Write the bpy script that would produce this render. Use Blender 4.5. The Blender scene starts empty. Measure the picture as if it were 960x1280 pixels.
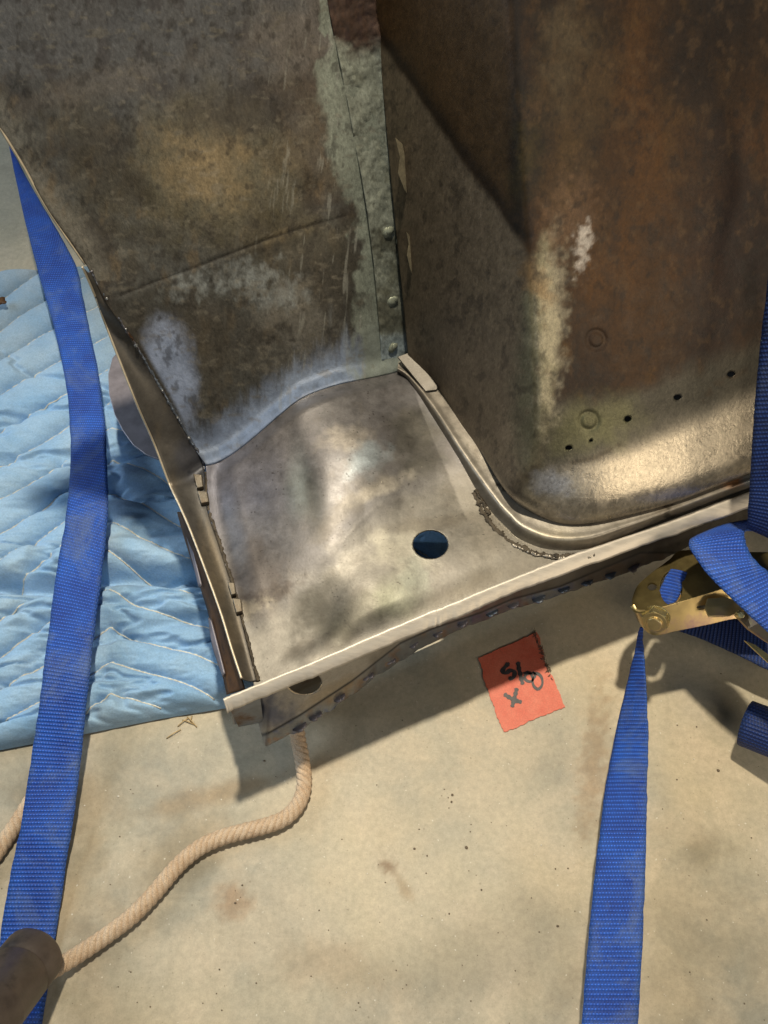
import bpy, bmesh, math, random
import numpy as np
from mathutils import Vector

SC = bpy.context.scene
COL = SC.collection
random.seed(7); np.random.seed(7)

# ------------------------------------------------------------------ camera
F = 1005.0; CX, CY = 480.0, 640.0; H = 0.85; PITCH = math.radians(60)
FW = np.array([0, math.cos(PITCH), -math.sin(PITCH)])
UP = np.array([0, math.sin(PITCH), math.cos(PITCH)])
RT = np.array([1.0, 0, 0]); CAM = np.array([0, 0, H])
cd = bpy.data.cameras.new('camera'); cam = bpy.data.objects.new('camera', cd); COL.objects.link(cam)
cam.location = (0, 0, H); cam.rotation_euler = (math.radians(90) - PITCH, 0, 0)
cd.sensor_fit = 'VERTICAL'; cd.sensor_height = 32; cd.lens = 32 * F / 1280; cd.clip_start = 0.02; cd.clip_end = 60
SC.camera = cam
# ------------------------------------------------------------------ light
w = bpy.data.worlds.new('World'); SC.world = w; w.use_nodes = True
bg = w.node_tree.nodes['Background']; bg.inputs[0].default_value = (0.66, 0.74, 0.78, 1); bg.inputs[1].default_value = 0.05
SC.view_settings.view_transform = 'Standard'; SC.view_settings.look = 'None'
SC.view_settings.exposure = 0.0; SC.view_settings.gamma = 1.0
def aim(o, tgt):
    d = Vector(tgt) - Vector(o.location); o.rotation_euler = d.to_track_quat('-Z', 'Y').to_euler()
def lamp(name, kind, loc, tgt, power, col, **kw):
    l = bpy.data.lights.new(name, kind); l.energy = power; l.color = col
    for k, v in kw.items(): setattr(l, k, v)
    o = bpy.data.objects.new(name, l); COL.objects.link(o); o.location = loc; aim(o, tgt); return o
lamp('ceiling_lamp', 'SPOT', (0.02, 0.86, 2.35), (0.0, 0.42, 0), 242, (1.0, 0.90, 0.71),
     spot_size=math.radians(43), spot_blend=1.0, shadow_soft_size=0.05)
lamp('added_cool_fill', 'AREA', (0.5, -1.7, 1.7), (0.05, 0.5, 0.2), 6.5, (0.80, 0.91, 1.0), shape='RECTANGLE', size=1.6, size_y=1.0)  # fill lamp added behind the camera to shape wall and tub
lamp('door_daylight', 'AREA', (-2.0, 0.9, 1.3), (-0.2, 0.5, 0.1), 24, (0.72, 0.87, 1.0), shape='RECTANGLE', size=1.4, size_y=1.0)
lamp('work_lamp', 'AREA', (0.95, -0.35, 0.60), (-0.15, 0.62, 0.40), 3.4, (1.0, 0.85, 0.62), shape='DISK', size=0.42)

# ------------------------------------------------------------------ pixel geometry helpers
def ray(px, py):
    px = np.asarray(px, float); py = np.asarray(py, float)
    a = (px - CX) / F; b = (CY - py) / F
    return FW + a[..., None] * RT + b[..., None] * UP
def P(px, py, z):
    r = ray(px, py); t = (np.asarray(z, float) - H) / r[..., 2]
    return CAM + r * t[..., None]
def proj(p):
    d = np.asarray(p) - CAM; dep = d @ FW
    return CX + F * (d @ RT) / dep, CY - F * (d @ UP) / dep, dep
def onplane(px, py, p0, n):
    r = ray(px, py); t = ((p0 - CAM) @ n) / (r @ n); return CAM + r * t[..., None]
def rs(pts, n, smooth=True):
    p = np.array(pts, float)
    if smooth and len(p) > 2:
        q = []
        for i in range(len(p) - 1):
            a = p[max(i-1, 0)]; b = p[i]; c = p[i+1]; d = p[min(i+2, len(p)-1)]
            for t in np.linspace(0, 1, 12, endpoint=False):
                q.append(0.5*((2*b)+(-a+c)*t+(2*a-5*b+4*c-d)*t*t+(-a+3*b-3*c+d)*t**3))
        q.append(p[-1]); p = np.array(q)
    s = np.concatenate([[0], np.cumsum(np.linalg.norm(np.diff(p, axis=0), axis=1))])
    u = np.linspace(0, s[-1], n)
    return np.stack([np.interp(u, s, p[:, k]) for k in range(p.shape[1])], 1)
def sst(a, b, x):
    t = np.clip((x - a) / (b - a), 0, 1); return t*t*(3-2*t)
def hsh(ix, iy, s):
    h = (ix.astype(np.int64)*374761393 + iy.astype(np.int64)*668265263 + s*1442695041) & 0xffffffff
    h = ((h ^ (h >> 13)) * 1274126177) & 0xffffffff
    return ((h ^ (h >> 16)) & 0xffff) / 65535.0
def vn(x, y, s=0):
    ix = np.floor(x); iy = np.floor(y); fx = x-ix; fy = y-iy
    fx = fx*fx*(3-2*fx); fy = fy*fy*(3-2*fy)
    return (hsh(ix, iy, s)*(1-fx)*(1-fy) + hsh(ix+1, iy, s)*fx*(1-fy) + hsh(ix, iy+1, s)*(1-fx)*fy + hsh(ix+1, iy+1, s)*fx*fy)
def fbm(x, y, sc, s=0, o=5, ax=1.0, ay=1.0):          # about -0.5 .. 0.5
    v = 0; a = 0.5; x = x/sc*ax; y = y/sc*ay; tot = 0
    for k in range(o):
        v = v + a*(vn(x, y, s+k*17)-0.5); tot += a; a *= 0.55; x = x*2.03+13.1; y = y*2.03+7.7
    return v/tot
def seg(px, py, pts):                                    # distance to a polyline
    d = np.full(np.shape(px), 1e9)
    for (ax_, ay_), (bx, by) in zip(pts[:-1], pts[1:]):
        vx, vy = bx-ax_, by-ay_; t = np.clip(((px-ax_)*vx+(py-ay_)*vy)/(vx*vx+vy*vy), 0, 1)
        d = np.minimum(d, np.hypot(px-ax_-t*vx, py-ay_-t*vy))
    return d
def sl(c):
    c = np.array(c, float)/255; return np.where(c < .04045, c/12.92, ((c+.055)/1.055)**2.4)
class Paint:
    def __init__(s, px, py, base, metal=.5, rough=.5):
        s.x, s.y = px, py; s.c = np.ones(px.shape+(3,))*sl(base); s.m = np.ones(px.shape)*metal; s.r = np.ones(px.shape)*rough; s.g = np.zeros(px.shape)
    def mix(s, m, col, metal=None, rough=None):
        m = np.clip(m, 0, 1); s.c = s.c*(1-m[..., None]) + sl(col)*m[..., None]
        if metal is not None: s.m = s.m*(1-m)+metal*m
        if rough is not None: s.r = s.r*(1-m)+rough*m
    def blob(s, cx, cy, rx, ry, rot, col, k=1.0, soft=.5, nz=.6, nsc=30, seed=1, metal=None, rough=None, st=(1, 1)):
        a = math.radians(rot); dx = s.x-cx; dy = s.y-cy
        u = (dx*math.cos(a)+dy*math.sin(a))/rx; v = (-dx*math.sin(a)+dy*math.cos(a))/ry
        d = np.hypot(u, v) + nz*fbm(s.x, s.y, nsc, seed, 5, st[0], st[1])*2
        s.mix(k*(1-sst(1-soft, 1+soft, d)), col, metal, rough)

# ------------------------------------------------------------------ object helpers
def tag(o, label=None, cat=None, group=None, kind=None):
    if label: o['label'] = label
    if cat: o['category'] = cat
    if group: o['group'] = group
    if kind: o['kind'] = kind
    return o
def empty(name, loc, label, cat, group=None):
    o = bpy.data.objects.new(name, None); COL.objects.link(o); o.location = loc; o.empty_display_size = .05
    bpy.context.view_layer.update(); return tag(o, label, cat, group)
def mk(name, verts, faces, mat, parent=None, smooth=True, uv=None, paint=None, mats=None, midx=None):
    me = bpy.data.meshes.new(name)
    v = np.asarray(verts, float).reshape(-1, 3)
    if parent is not None: v = v - np.array(parent.location)
    me.from_pydata(v.tolist(), [], [list(map(int, f)) for f in faces])
    for m in (mats or [mat]): me.materials.append(m)
    if midx is not None: me.polygons.foreach_set('material_index', np.asarray(midx, np.int32))
    if smooth: me.polygons.foreach_set('use_smooth', np.ones(len(me.polygons), bool))
    if uv is not None:
        lay = me.uv_layers.new(name='UVMap'); li = np.zeros(len(me.loops), np.int32); me.loops.foreach_get('vertex_index', li)
        lay.data.foreach_set('uv', np.asarray(uv, np.float32).reshape(-1, 2)[li].ravel())
    if paint is not None:
        n = len(v); a = me.color_attributes.new('paint', 'FLOAT_COLOR', 'POINT')
        a.data.foreach_set('color', np.concatenate([paint.c.reshape(-1, 3), np.ones((n, 1))], 1).astype(np.float32).ravel())
        b = me.color_attributes.new('wear', 'FLOAT_COLOR', 'POINT')
        z = np.zeros((n, 4)); z[:, 0] = paint.m.ravel(); z[:, 1] = paint.r.ravel(); z[:, 2] = paint.g.ravel(); z[:, 3] = 1
        b.data.foreach_set('color', z.astype(np.float32).ravel())
    me.update(); o = bpy.data.objects.new(name, me); COL.objects.link(o)
    if parent is not None: o.parent = parent
    return o
def gridf(ny, nx, keep=None):
    i = np.arange(ny*nx).reshape(ny, nx)
    f = np.stack([i[:-1, :-1], i[:-1, 1:], i[1:, 1:], i[1:, :-1]], -1)
    return f.reshape(-1, 4) if keep is None else f[keep]
def solid(o, t, off=-1):
    m = o.modifiers.new('thickness', 'SOLIDIFY'); m.thickness = t; m.offset = off; m.use_even_offset = False; return o
def bevel(o, w_, n=2):
    m = o.modifiers.new('bevel', 'BEVEL'); m.width = w_; m.segments = n; m.limit_method = 'ANGLE'; return o
def holes(V, ny, nx, hs):
    """cut round holes (px circle list cx,cy,rx,ry) into a grid: drop the faces, snap the rim"""
    V = V.copy(); px, py, dep = proj(V); keep = np.ones((ny-1, nx-1), bool)
    for cx, cy, rx, ry in hs:
        d = np.hypot((px-cx)/rx, (py-cy)/ry)
        fc = (d[:-1, :-1]+d[1:, :-1]+d[:-1, 1:]+d[1:, 1:])/4; ins = fc < 1; keep &= ~ins
        vin = np.zeros((ny, nx), bool)
        for a in (slice(0, -1), slice(1, None)):
            for b in (slice(0, -1), slice(1, None)): vin[a, b] |= ins
        vout = np.zeros((ny, nx), bool)
        for a in (slice(0, -1), slice(1, None)):
            for b in (slice(0, -1), slice(1, None)): vout[a, b] |= (~ins)
        rim = vin & vout
        dd = np.maximum(d[rim], 1e-3); nx_ = cx+(px[rim]-cx)/dd; ny_ = cy+(py[rim]-cy)/dd
        V[rim] = CAM + ray(nx_, ny_)*dep[rim][:, None]; px[rim] = nx_; py[rim] = ny_
    return V, keep
def coons(b, t, l, r):
    """bottom (nx,3), top (nx,3), left (ny,3), right (ny,3) -> (ny,nx,3)"""
    nx, ny = len(b), len(l); u = np.linspace(0, 1, nx)[None, :, None]; v = np.linspace(0, 1, ny)[:, None, None]
    return ((1-v)*b[None]+v*t[None]+(1-u)*l[:, None]+u*r[:, None]
            - ((1-u)*(1-v)*b[0]+u*(1-v)*b[-1]+(1-u)*v*t[0]+u*v*t[-1]))
def prism(name, top, thick, mat, parent=None, bev=.0006, down=(0, 0, -1), uv=False):
    """polygon (n,3) extruded along down; capped"""
    top = np.asarray(top, float); n = len(top); bot = top+np.array(down)*thick
    f = [list(range(n)), list(range(2*n-1, n-1, -1))]+[[i, n+i, n+(i+1) % n, (i+1) % n] for i in range(n)]
    o = mk(name, np.concatenate([top, bot]), f, mat, parent, smooth=False)
    bm = bmesh.new(); bm.from_mesh(o.data); bmesh.ops.recalc_face_normals(bm, faces=bm.faces); bm.to_mesh(o.data); bm.free()
    if bev: bevel(o, bev)
    return o
def tube_vf(path, rad, ns=10, caps=True):
    path = np.asarray(path, float); n = len(path); rad = np.ones(n)*rad
    t = np.gradient(path, axis=0); t /= np.linalg.norm(t, axis=1)[:, None]+1e-12
    a = np.cross(t, [0.03, 0.01, 1.0]); a /= np.linalg.norm(a, axis=1)[:, None]+1e-12; b = np.cross(t, a)
    th = np.linspace(0, 2*np.pi, ns, endpoint=False)
    V = path[:, None]+rad[:, None, None]*(np.cos(th)[None, :, None]*a[:, None]+np.sin(th)[None, :, None]*b[:, None])
    f = [(i*ns+j, i*ns+(j+1) % ns, (i+1)*ns+(j+1) % ns, (i+1)*ns+j) for i in range(n-1) for j in range(ns)]
    if caps: f += [tuple(range(ns))[::-1], tuple(range((n-1)*ns, n*ns))]
    return V.reshape(-1, 3), f
def merge(parts):
    V = []; Fa = []; k = 0; mi = []
    for it in parts:
        v, f = it[0], it[1]; V.append(np.asarray(v).reshape(-1, 3)); Fa += [[int(q)+k for q in ff] for ff in f]
        mi += [it[2] if len(it) > 2 else 0]*len(f); k += len(V[-1])
    return np.concatenate(V), Fa, mi
def lumps_vf(centers, rads, flat=.5, seed=3):
    rng = np.random.RandomState(seed); parts = []
    th = np.linspace(0, 2*np.pi, 9)[:-1]; ph = np.linspace(-.5, .5, 6)*np.pi
    for c, r in zip(centers, rads):
        v = []
        k = rng.uniform(.75, 1.25, 3)
        for p_ in ph:
            for t_ in th:
                q = np.array([math.cos(p_)*math.cos(t_)*k[0], math.cos(p_)*math.sin(t_)*k[1], math.sin(p_)*flat])*r*rng.uniform(.85, 1.12)
                v.append(c+q)
        parts.append((v, [(i*8+j, i*8+(j+1) % 8, (i+1)*8+(j+1) % 8, (i+1)*8+j) for i in range(5) for j in range(8)]))
    return merge(parts)[:2]

def crust_vf(path, r, seed=1, ns=9, flat=.6, jag=.55):
    rg = np.random.RandomState(seed); p = np.asarray(path, float)
    v, f = tube_vf(p, 1.0, ns); v = v.reshape(len(p), ns, 3); d = v-p[:, None]
    i = np.arange(len(p))[:, None]*1.0; j = np.arange(ns)[None]*1.0
    k_ = 1+jag*2.4*fbm(i+0*j, j*1.3+0*i, 3.2, seed, 3)+rg.uniform(-.25, .25, (len(p), ns))*jag
    env = r*(.75+1.1*np.clip(fbm(np.arange(len(p))*1.0, np.zeros(len(p)), 9, seed+5, 2)+.25, 0, 1))
    c = p+np.stack([fbm(np.arange(len(p))*1., np.zeros(len(p)), 6, seed+9, 2), fbm(np.arange(len(p))*1., np.zeros(len(p)), 6, seed+19, 2), np.zeros(len(p))], 1)*r*1.2
    d = d*k_[..., None]*env[:, None, None]; d[..., 2] *= flat
    return (c[:, None]+d).reshape(-1, 3), f

# ------------------------------------------------------------------ materials
class N:
    def __init__(s, name):
        s.m = bpy.data.materials.new(name); s.m.use_nodes = True; s.t = s.m.node_tree; s.b = s.t.nodes['Principled BSDF']
        s.tc = s.t.nodes.new('ShaderNodeTexCoord')
    def n(s, k, **kw):
        o = s.t.nodes.new('ShaderNode'+k)
        for a, b in kw.items(): setattr(o, a, b)
        return o
    def l(s, a, b): s.t.links.new(a, b)
    def math(s, op, a, b=None, c=None):
        o = s.n('Math', operation=op)
        for i, q in enumerate((a, b, c)):
            if q is None: continue
            if isinstance(q, (int, float)): o.inputs[i].default_value = q
            else: s.l(q, o.inputs[i])
        return o.outputs[0]
    def noise(s, sc, det=6, rough=.6, vec=None, dist=0, scale3=None):
        o = s.n('TexNoise'); o.inputs['Scale'].default_value = sc; o.inputs['Detail'].default_value = det
        o.inputs['Roughness'].default_value = rough; o.inputs['Distortion'].default_value = dist
        v = vec or s.tc.outputs['Object']
        if scale3:
            mp = s.n('Mapping'); mp.inputs['Scale'].default_value = scale3; s.l(v, mp.inputs[0]); v = mp.outputs[0]
        s.l(v, o.inputs['Vector']); return o.outputs['Fac']
    def ramp(s, fac, stops):
        o = s.n('ValToRGB'); e = o.color_ramp.elements
        while len(e) < len(stops): e.new(.5)
        for q, (p_, c) in zip(e, stops): q.position = p_; q.color = (c, c, c, 1) if isinstance(c, (int, float)) else (*c, 1)
        s.l(fac, o.inputs[0]); return o.outputs[0]
    def mix(s, fac, a, b, mode='MIX'):
        o = s.n('MixRGB', blend_type=mode)
        for i, q in enumerate((fac, a, b)):
            if isinstance(q, (int, float)): o.inputs[i].default_value = q if i == 0 else (q, q, q, 1)
            elif isinstance(q, (tuple, list, np.ndarray)): o.inputs[i].default_value = (*[float(z) for z in q[:3]], 1)
            else: s.l(q, o.inputs[i])
        return o.outputs[0]
    def bump(s, hgt, strength, dist=.001, prev=None):
        o = s.n('Bump'); o.inputs['Strength'].default_value = strength; o.inputs['Distance'].default_value = dist
        s.l(hgt, o.inputs['Height'])
        if prev: s.l(prev, o.inputs['Normal'])
        return o.outputs[0]
    def out(s, col=None, rough=None, metal=None, nrm=None, **kw):
        for k, v in (('Base Color', col), ('Roughness', rough), ('Metallic', metal), ('Normal', nrm)):
            if v is None: continue
            if isinstance(v, (int, float)): s.b.inputs[k].default_value = v
            elif isinstance(v, (tuple, list, np.ndarray)): s.b.inputs[k].default_value = (*[float(z) for z in v[:3]], 1)
            else: s.l(v, s.b.inputs[k])
        for k, v in kw.items(): s.b.inputs[k.replace('_', ' ')].default_value = v
        return s.m
def painted_metal(name, grain=1.0, streak=(1, 1, 1), pebble=.25, big=.30):
    k = N(name)
    at = k.n('VertexColor'); at.layer_name = 'paint'; wr = k.n('VertexColor'); wr.layer_name = 'wear'
    sp = k.n('SeparateColor'); k.l(wr.outputs[0], sp.inputs[0])
    n1 = k.noise(420, 5, .7, scale3=streak); n2 = k.noise(70, 6, .65, dist=.3); n3 = k.noise(1300, 3, .6); n4 = k.noise(190, 8, .75, scale3=streak, dist=.6)
    f1 = k.mix(1, k.ramp(n1, [(.25, 1-.6*grain), (.5, 1.0), (.78, 1+.7*grain)]), k.ramp(n4, [(.34, 1-.55*grain), (.48, 1), (.56, 1), (.68, 1+.6*grain)]), 'MULTIPLY')
    f2 = k.ramp(n2, [(.3, .78), (.7, 1.2)])
    f1 = k.mix(sp.outputs[2], f1, 1.0); c = k.mix(1, at.outputs[0], f1, 'MULTIPLY'); c = k.mix(1, c, f2, 'MULTIPLY')
    pits = k.ramp(n3, [(.60, 0), (.68, 1)]); c = k.mix(k.math('MULTIPLY', pits, .2+.35*grain), c, (.03, .025, .02))
    r = k.math('ADD', sp.outputs[1], k.math('MULTIPLY', k.math('SUBTRACT', n2, .5), .35))
    b = k.bump(n2, big, .0012); b = k.bump(n1, pebble, .0006, b)
    return k.out(c, r, sp.outputs[0], b)
def plain_metal(name, col, metal=.6, rough=.45, var=.3, sc=120, rust=None, rk=.5, bump=.3, streak=(1, 1, 1)):
    k = N(name); n1 = k.noise(sc, 6, .65, scale3=streak); n2 = k.noise(sc*6, 3, .6)
    f = k.ramp(n1, [(.3, 1-var), (.7, 1+var)]); c = k.mix(1, sl(col), f, 'MULTIPLY')
    if rust: c = k.mix(k.ramp(k.noise(sc*.5, 7, .7), [(.55-.15*rk, 0), (.7-.1*rk, 1)]), c, sl(rust))
    b = k.bump(n1, bump, .0008); b = k.bump(n2, bump*.6, .0003, b)
    return k.out(c, k.math('ADD', k.math('MULTIPLY', n1, .25), rough-.12), metal, b)
def webbing(name, dark=1.0):
    k = N(name); uv = k.n('SeparateXYZ'); k.l(k.tc.outputs['UV'], uv.inputs[0]); u, v = uv.outputs[0], uv.outputs[1]
    W1 = .0037; W2 = .0030
    row = k.math('SINE', k.math('MULTIPLY', v, 2*math.pi/W1))
    par = k.math('MULTIPLY', k.math('ROUND', k.math('DIVIDE', v, W1)), math.pi)
    colw = k.math('SINE', k.math('ADD', k.math('MULTIPLY', u, 2*math.pi/W2), par))
    hgt = k.math('ADD', k.math('MULTIPLY', row, .6), k.math('MULTIPLY', k.math('MULTIPLY', row, colw), .4))
    n = k.noise(35, 5, .6); nf = k.noise(900, 3, .6)
    base = k.mix(k.ramp(n, [(.35, 0), (.7, 1)]), np.array((.006, .062, .42))*dark, np.array((.014, .120, .64))*dark)
    lum = k.ramp(hgt, [(.0, .55), (.5, .9), (.95, 1.5)]); c = k.mix(1, base, lum, 'MULTIPLY')
    dot = k.math('MULTIPLY', k.ramp(row, [(.55, 0), (1, 1)]), k.ramp(colw, [(.4, 0), (1, 1)]))
    c = k.mix(k.math('MULTIPLY', dot, .40), c, np.array((.18, .36, .90))*dark)
    dirt = k.ramp(k.noise(14, 8, .75, dist=.6), [(.50, 0), (.68, 1)]); c = k.mix(k.math('MULTIPLY', dirt, .7), c, np.array((.11, .16, .29))*dark)
    edg = k.ramp(k.math('ABSOLUTE', k.math('SUBTRACT', u, .025)), [(.0215/1.0, 0), (.0228, 1)]); c = k.mix(k.math('MULTIPLY', edg, .45), c, np.array((.02, .07, .24))*dark)
    c = k.mix(1, c, k.ramp(nf, [(.3, .7), (.7, 1.3)]), 'MULTIPLY')
    b = k.bump(hgt, .75, .0006); b = k.bump(nf, .3, .0003, b)
    return k.out(c, .62, 0, b)

def mat_floor():
    k = N('concrete'); v = k.tc.outputs['Object']
    big = k.noise(4.5, 7, .55); mid = k.noise(14, 8, .65, dist=.4); fine = k.noise(160, 6, .7); vf = k.noise(700, 3, .7)
    c = k.mix(k.ramp(big, [(.35, 0), (.65, 1)]), (.56, .48, .34), (.33, .315, .26))
    c = k.mix(k.ramp(mid, [(.42, 0), (.72, 1)]), c, (.60, .51, .38))
    c = k.mix(k.math('MULTIPLY', k.ramp(k.noise(9, 6, .6, dist=.8, scale3=(1, 1.3, 1)), [(.55, 0), (.75, 1)]), .45), c, (.31, .26, .19))
    c = k.mix(1, c, k.ramp(fine, [(.3, .86), (.7, 1.12)]), 'MULTIPLY'); c = k.mix(1, c, k.ramp(vf, [(.3, .93), (.7, 1.07)]), 'MULTIPLY')
    at = k.n('VertexColor'); at.layer_name = 'paint'; c = k.mix(1, c, at.outputs[0], 'MULTIPLY')
    for sc, th, cc, amt in ((95, .06, (.14, .11, .08), .4), (260, .10, (.22, .18, .13), .4), (160, .07, (.72, .68, .58), .8)):
        vo = k.n('TexVoronoi'); vo.inputs['Scale'].default_value = sc; vo.inputs['Randomness'].default_value = 1
        ds = k.n('VectorMath', operation='ADD'); nn = k.n('TexNoise'); nn.inputs['Scale'].default_value = sc*2
        sc_ = k.n('VectorMath', operation='SCALE'); sc_.inputs['Scale'].default_value = .25/sc*2
        k.l(v, nn.inputs['Vector']); k.l(nn.outputs['Color'], sc_.inputs[0]); k.l(v, ds.inputs[0]); k.l(sc_.outputs[0], ds.inputs[1])
        k.l(ds.outputs[0], vo.inputs['Vector'])
        gate = k.n('SeparateColor'); k.l(vo.outputs['Color'], gate.inputs[0])
        g = k.ramp(gate.outputs[0], [(.78, 0), (.80, 1)]); m = k.ramp(vo.outputs['Distance'], [(th, 1), (th*2, 0)])
        c = k.mix(k.math('MULTIPLY', k.math('MULTIPLY', m, g), amt), c, cc)
    b = k.bump(mid, .12, .003); b = k.bump(fine, .22, .0008, b)
    return k.out(c, k.math('ADD', k.math('MULTIPLY', mid, .3), .38), 0, b, Specular_IOR_Level=.35)
M = {}
M['floor'] = mat_floor()
M['wall'] = painted_metal('stained_steel', .62, (1, 1, .55), .35)
M['pan'] = painted_metal('brushed_pan_steel', .22, (1, 1, 1), .12, .10)
M['tub'] = painted_metal('rusty_tub_steel', .55, (1, 1, .5), .32)
M['bright'] = plain_metal('ground_bright_steel', (202, 192, 178), .4, .45, .12, 60, bump=.25, streak=(1, 5, 1))
M['blued'] = plain_metal('heat_blued_steel', (112, 120, 132), .7, .38, .4, 45, (88, 62, 40), .4)
M['darksteel'] = plain_metal('dark_steel', (92, 84, 72), .6, .45, .3, 70, (70, 50, 34), .3)
M['flange'] = plain_metal('side_flange_steel', (98, 90, 78), .65, .40, .3, 50, (74, 54, 36), .15)
M['rust'] = plain_metal('rusty_strip', (96, 66, 38), .25, .7, .5, 90, (52, 36, 24), .5, .6)
M['edge'] = plain_metal('bare_edge_steel', (205, 190, 165), .5, .4, .15)
M['grey'] = plain_metal('grey_galvanised', (132, 126, 132), .45, .45, .2, 60)
M['greenmetal'] = plain_metal('green_grey_primer', (140, 144, 128), .35, .42, .25, 90)
M['clip'] = plain_metal('peeling_primer', (124, 114, 92), .3, .5, .35, 120)
M['tabsteel'] = plain_metal('gusset_steel', (84, 79, 72), .5, .45, .25, 90)
M['crust'] = plain_metal('crusty_weld', (84, 74, 60), .3, .7, .5, 300, (30, 26, 22), .5, .8)
M['weld'] = plain_metal('weld_metal', (150, 150, 150), .8, .32, .3, 150)
M['bead'] = plain_metal('bead_steel', (146, 138, 126), .6, .42, .16, 60, (92, 78, 62), -.3)
M['gold'] = plain_metal('zinc_yellow', (178, 156, 108), .75, .34, .25, 30, (140, 110, 112), .3, .15)
M['golddark'] = plain_metal('zinc_shaded_face', (120, 106, 68), .75, .40, .25, 60)  # darker copy of the zinc, shade of the upper face put into the colour
M['nut'] = plain_metal('zinc_bolt', (196, 180, 130), .85, .25, .15, 80)
M['web'] = webbing('blue_webbing'); M['webdark'] = webbing('shaded_webbing', .30)  # webdark: the same blue webbing darkened, shade put into the colour
def mat_blanket():
    k = N('blue_quilted_cloth'); n = k.noise(9, 6, .6, dist=.4); f = k.noise(500, 3, .7); s_ = k.noise(60, 6, .7, dist=.5)
    c = k.mix(k.ramp(n, [(.35, 0), (.7, 1)]), (.22, .41, .65), (.40, .55, .69))
    c = k.mix(k.math('MULTIPLY', k.ramp(s_, [(.55, 0), (.8, 1)]), .35), c, (.16, .24, .33))
    at = k.n('VertexColor'); at.layer_name = 'paint'; c = k.mix(1, c, at.outputs[0], 'MULTIPLY')
    wv = k.n('TexWave'); wv.inputs['Scale'].default_value = 260; wv.inputs['Distortion'].default_value = 1.5; k.l(k.tc.outputs['Object'], wv.inputs['Vector'])
    c = k.mix(1, c, k.ramp(f, [(.3, .86), (.7, 1.12)]), 'MULTIPLY')
    b = k.bump(s_, .6, .002); b = k.bump(f, .5, .0006, b); b = k.bump(wv.outputs['Fac'], .12, .0004, b)
    return k.out(c, .85, 0, b, Sheen_Weight=.2)
M['blanket'] = mat_blanket()
k = N('white_thread'); M['thread'] = k.out(k.mix(1, (.74, .68, .56), k.ramp(k.noise(300, 3), [(.3, .7), (.7, 1.1)]), 'MULTIPLY'), .8, 0)
def mat_rope():
    k = N('sisal_rope'); n = k.noise(60, 6, .7); f = k.noise(900, 4, .7)
    c = k.mix(k.ramp(n, [(.3, 0), (.7, 1)]), (.56, .39, .25), (.70, .55, .40)); c = k.mix(1, c, k.ramp(f, [(.3, .6), (.7, 1.25)]), 'MULTIPLY')
    return k.out(c, .85, 0, k.bump(f, .7, .0008))
M['rope'] = mat_rope()
M['pipe'] = plain_metal('dark_rusty_pipe', (88, 78, 72), .35, .42, .35, 45, (46, 40, 38), .4, .5)
def mat_tape():
    k = N('red_tape'); n = k.noise(60, 6, .7); f = k.noise(600, 4, .7)
    c = k.mix(k.ramp(n, [(.35, 0), (.7, 1)]), (.66, .125, .07), (.74, .20, .12)); c = k.mix(1, c, k.ramp(f, [(.3, .85), (.7, 1.1)]), 'MULTIPLY')
    c = k.mix(k.ramp(k.noise(220, 5, .7), [(.66, 0), (.75, .8)]), c, (.10, .06, .05))
    return k.out(c, .55, 0, k.bump(n, .2, .0008))
M['tape'] = mat_tape()
k = N('black_marker'); M['ink'] = k.out(k.mix(1, (.035, .03, .03), k.ramp(k.noise(250, 4), [(.3, .6), (.7, 2.2)]), 'MULTIPLY'), .5, 0)
k = N('straw'); M['straw'] = k.out((.50, .36, .18), .8, 0)
k = N('dark_grit'); M['grit'] = k.out(k.mix(k.noise(40, 2), (.07, .055, .04), (.20, .15, .10)), .8, 0)
k = N('pale_grit'); M['palegrit'] = k.out((.7, .66, .58), .6, 0)

# ================================================================== SETTING
fxs = np.concatenate([[-8, -3, -1.2], np.linspace(-.62, .62, 420), [1.2, 3, 8]]); fys = np.concatenate([[-6, -2, -.6], np.linspace(-.12, .55, 260), [.8, 1.5, 4, 10]])
FX, FY = np.meshgrid(fxs, fys); fpx, fpy, _ = proj(np.stack([FX, np.clip(FY, -.4, 3), 0*FX], -1))
Pfl = Paint(fpx, fpy, (255, 255, 255), 0, .7); nf_ = fbm(FX*1000, FY*1000, 170, 301, 5)
Pfl.mix(sst(-.02, .22, nf_)*.32, (196, 198, 200)); Pfl.mix(sst(.0, .25, -nf_)*.25, (255, 240, 212))
for a_ in ((486, 1084, 10, 8, 30, (150, 118, 88), .7), (505, 1110, 22, 6, 55, (190, 166, 136), .5), (290, 1128, 22, 18, 0, (206, 172, 146), .6), (300, 985, 90, 12, -14, (196, 166, 126), .55),
           (742, 960, 16, 80, 6, (190, 156, 120), .5), (230, 1060, 60, 30, -50, (196, 184, 160), .5), (600, 1190, 120, 50, -20, (196, 196, 196), .55), (880, 1180, 90, 80, 0, (182, 180, 172), .5),  # large grey patches: soft cast shadow painted into the floor colour
           (100, 1120, 40, 90, 12, (204, 186, 158), .4), (420, 1210, 60, 30, 10, (206, 190, 172), .4), (880, 1060, 30, 20, 0, (172, 168, 154), .5), (60, 990, 60, 20, 0, (190, 174, 148), .4)):
    Pfl.blob(a_[0], a_[1], a_[2], a_[3], a_[4], a_[5], a_[6], .8, .9, max(6, a_[2]*.6), 310+a_[0])
fl = mk('floor', np.stack([FX, FY, 0*FX], -1), gridf(len(fys), len(fxs)), M['floor'], smooth=False, paint=Pfl)
tag(fl, kind='structure')

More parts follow.
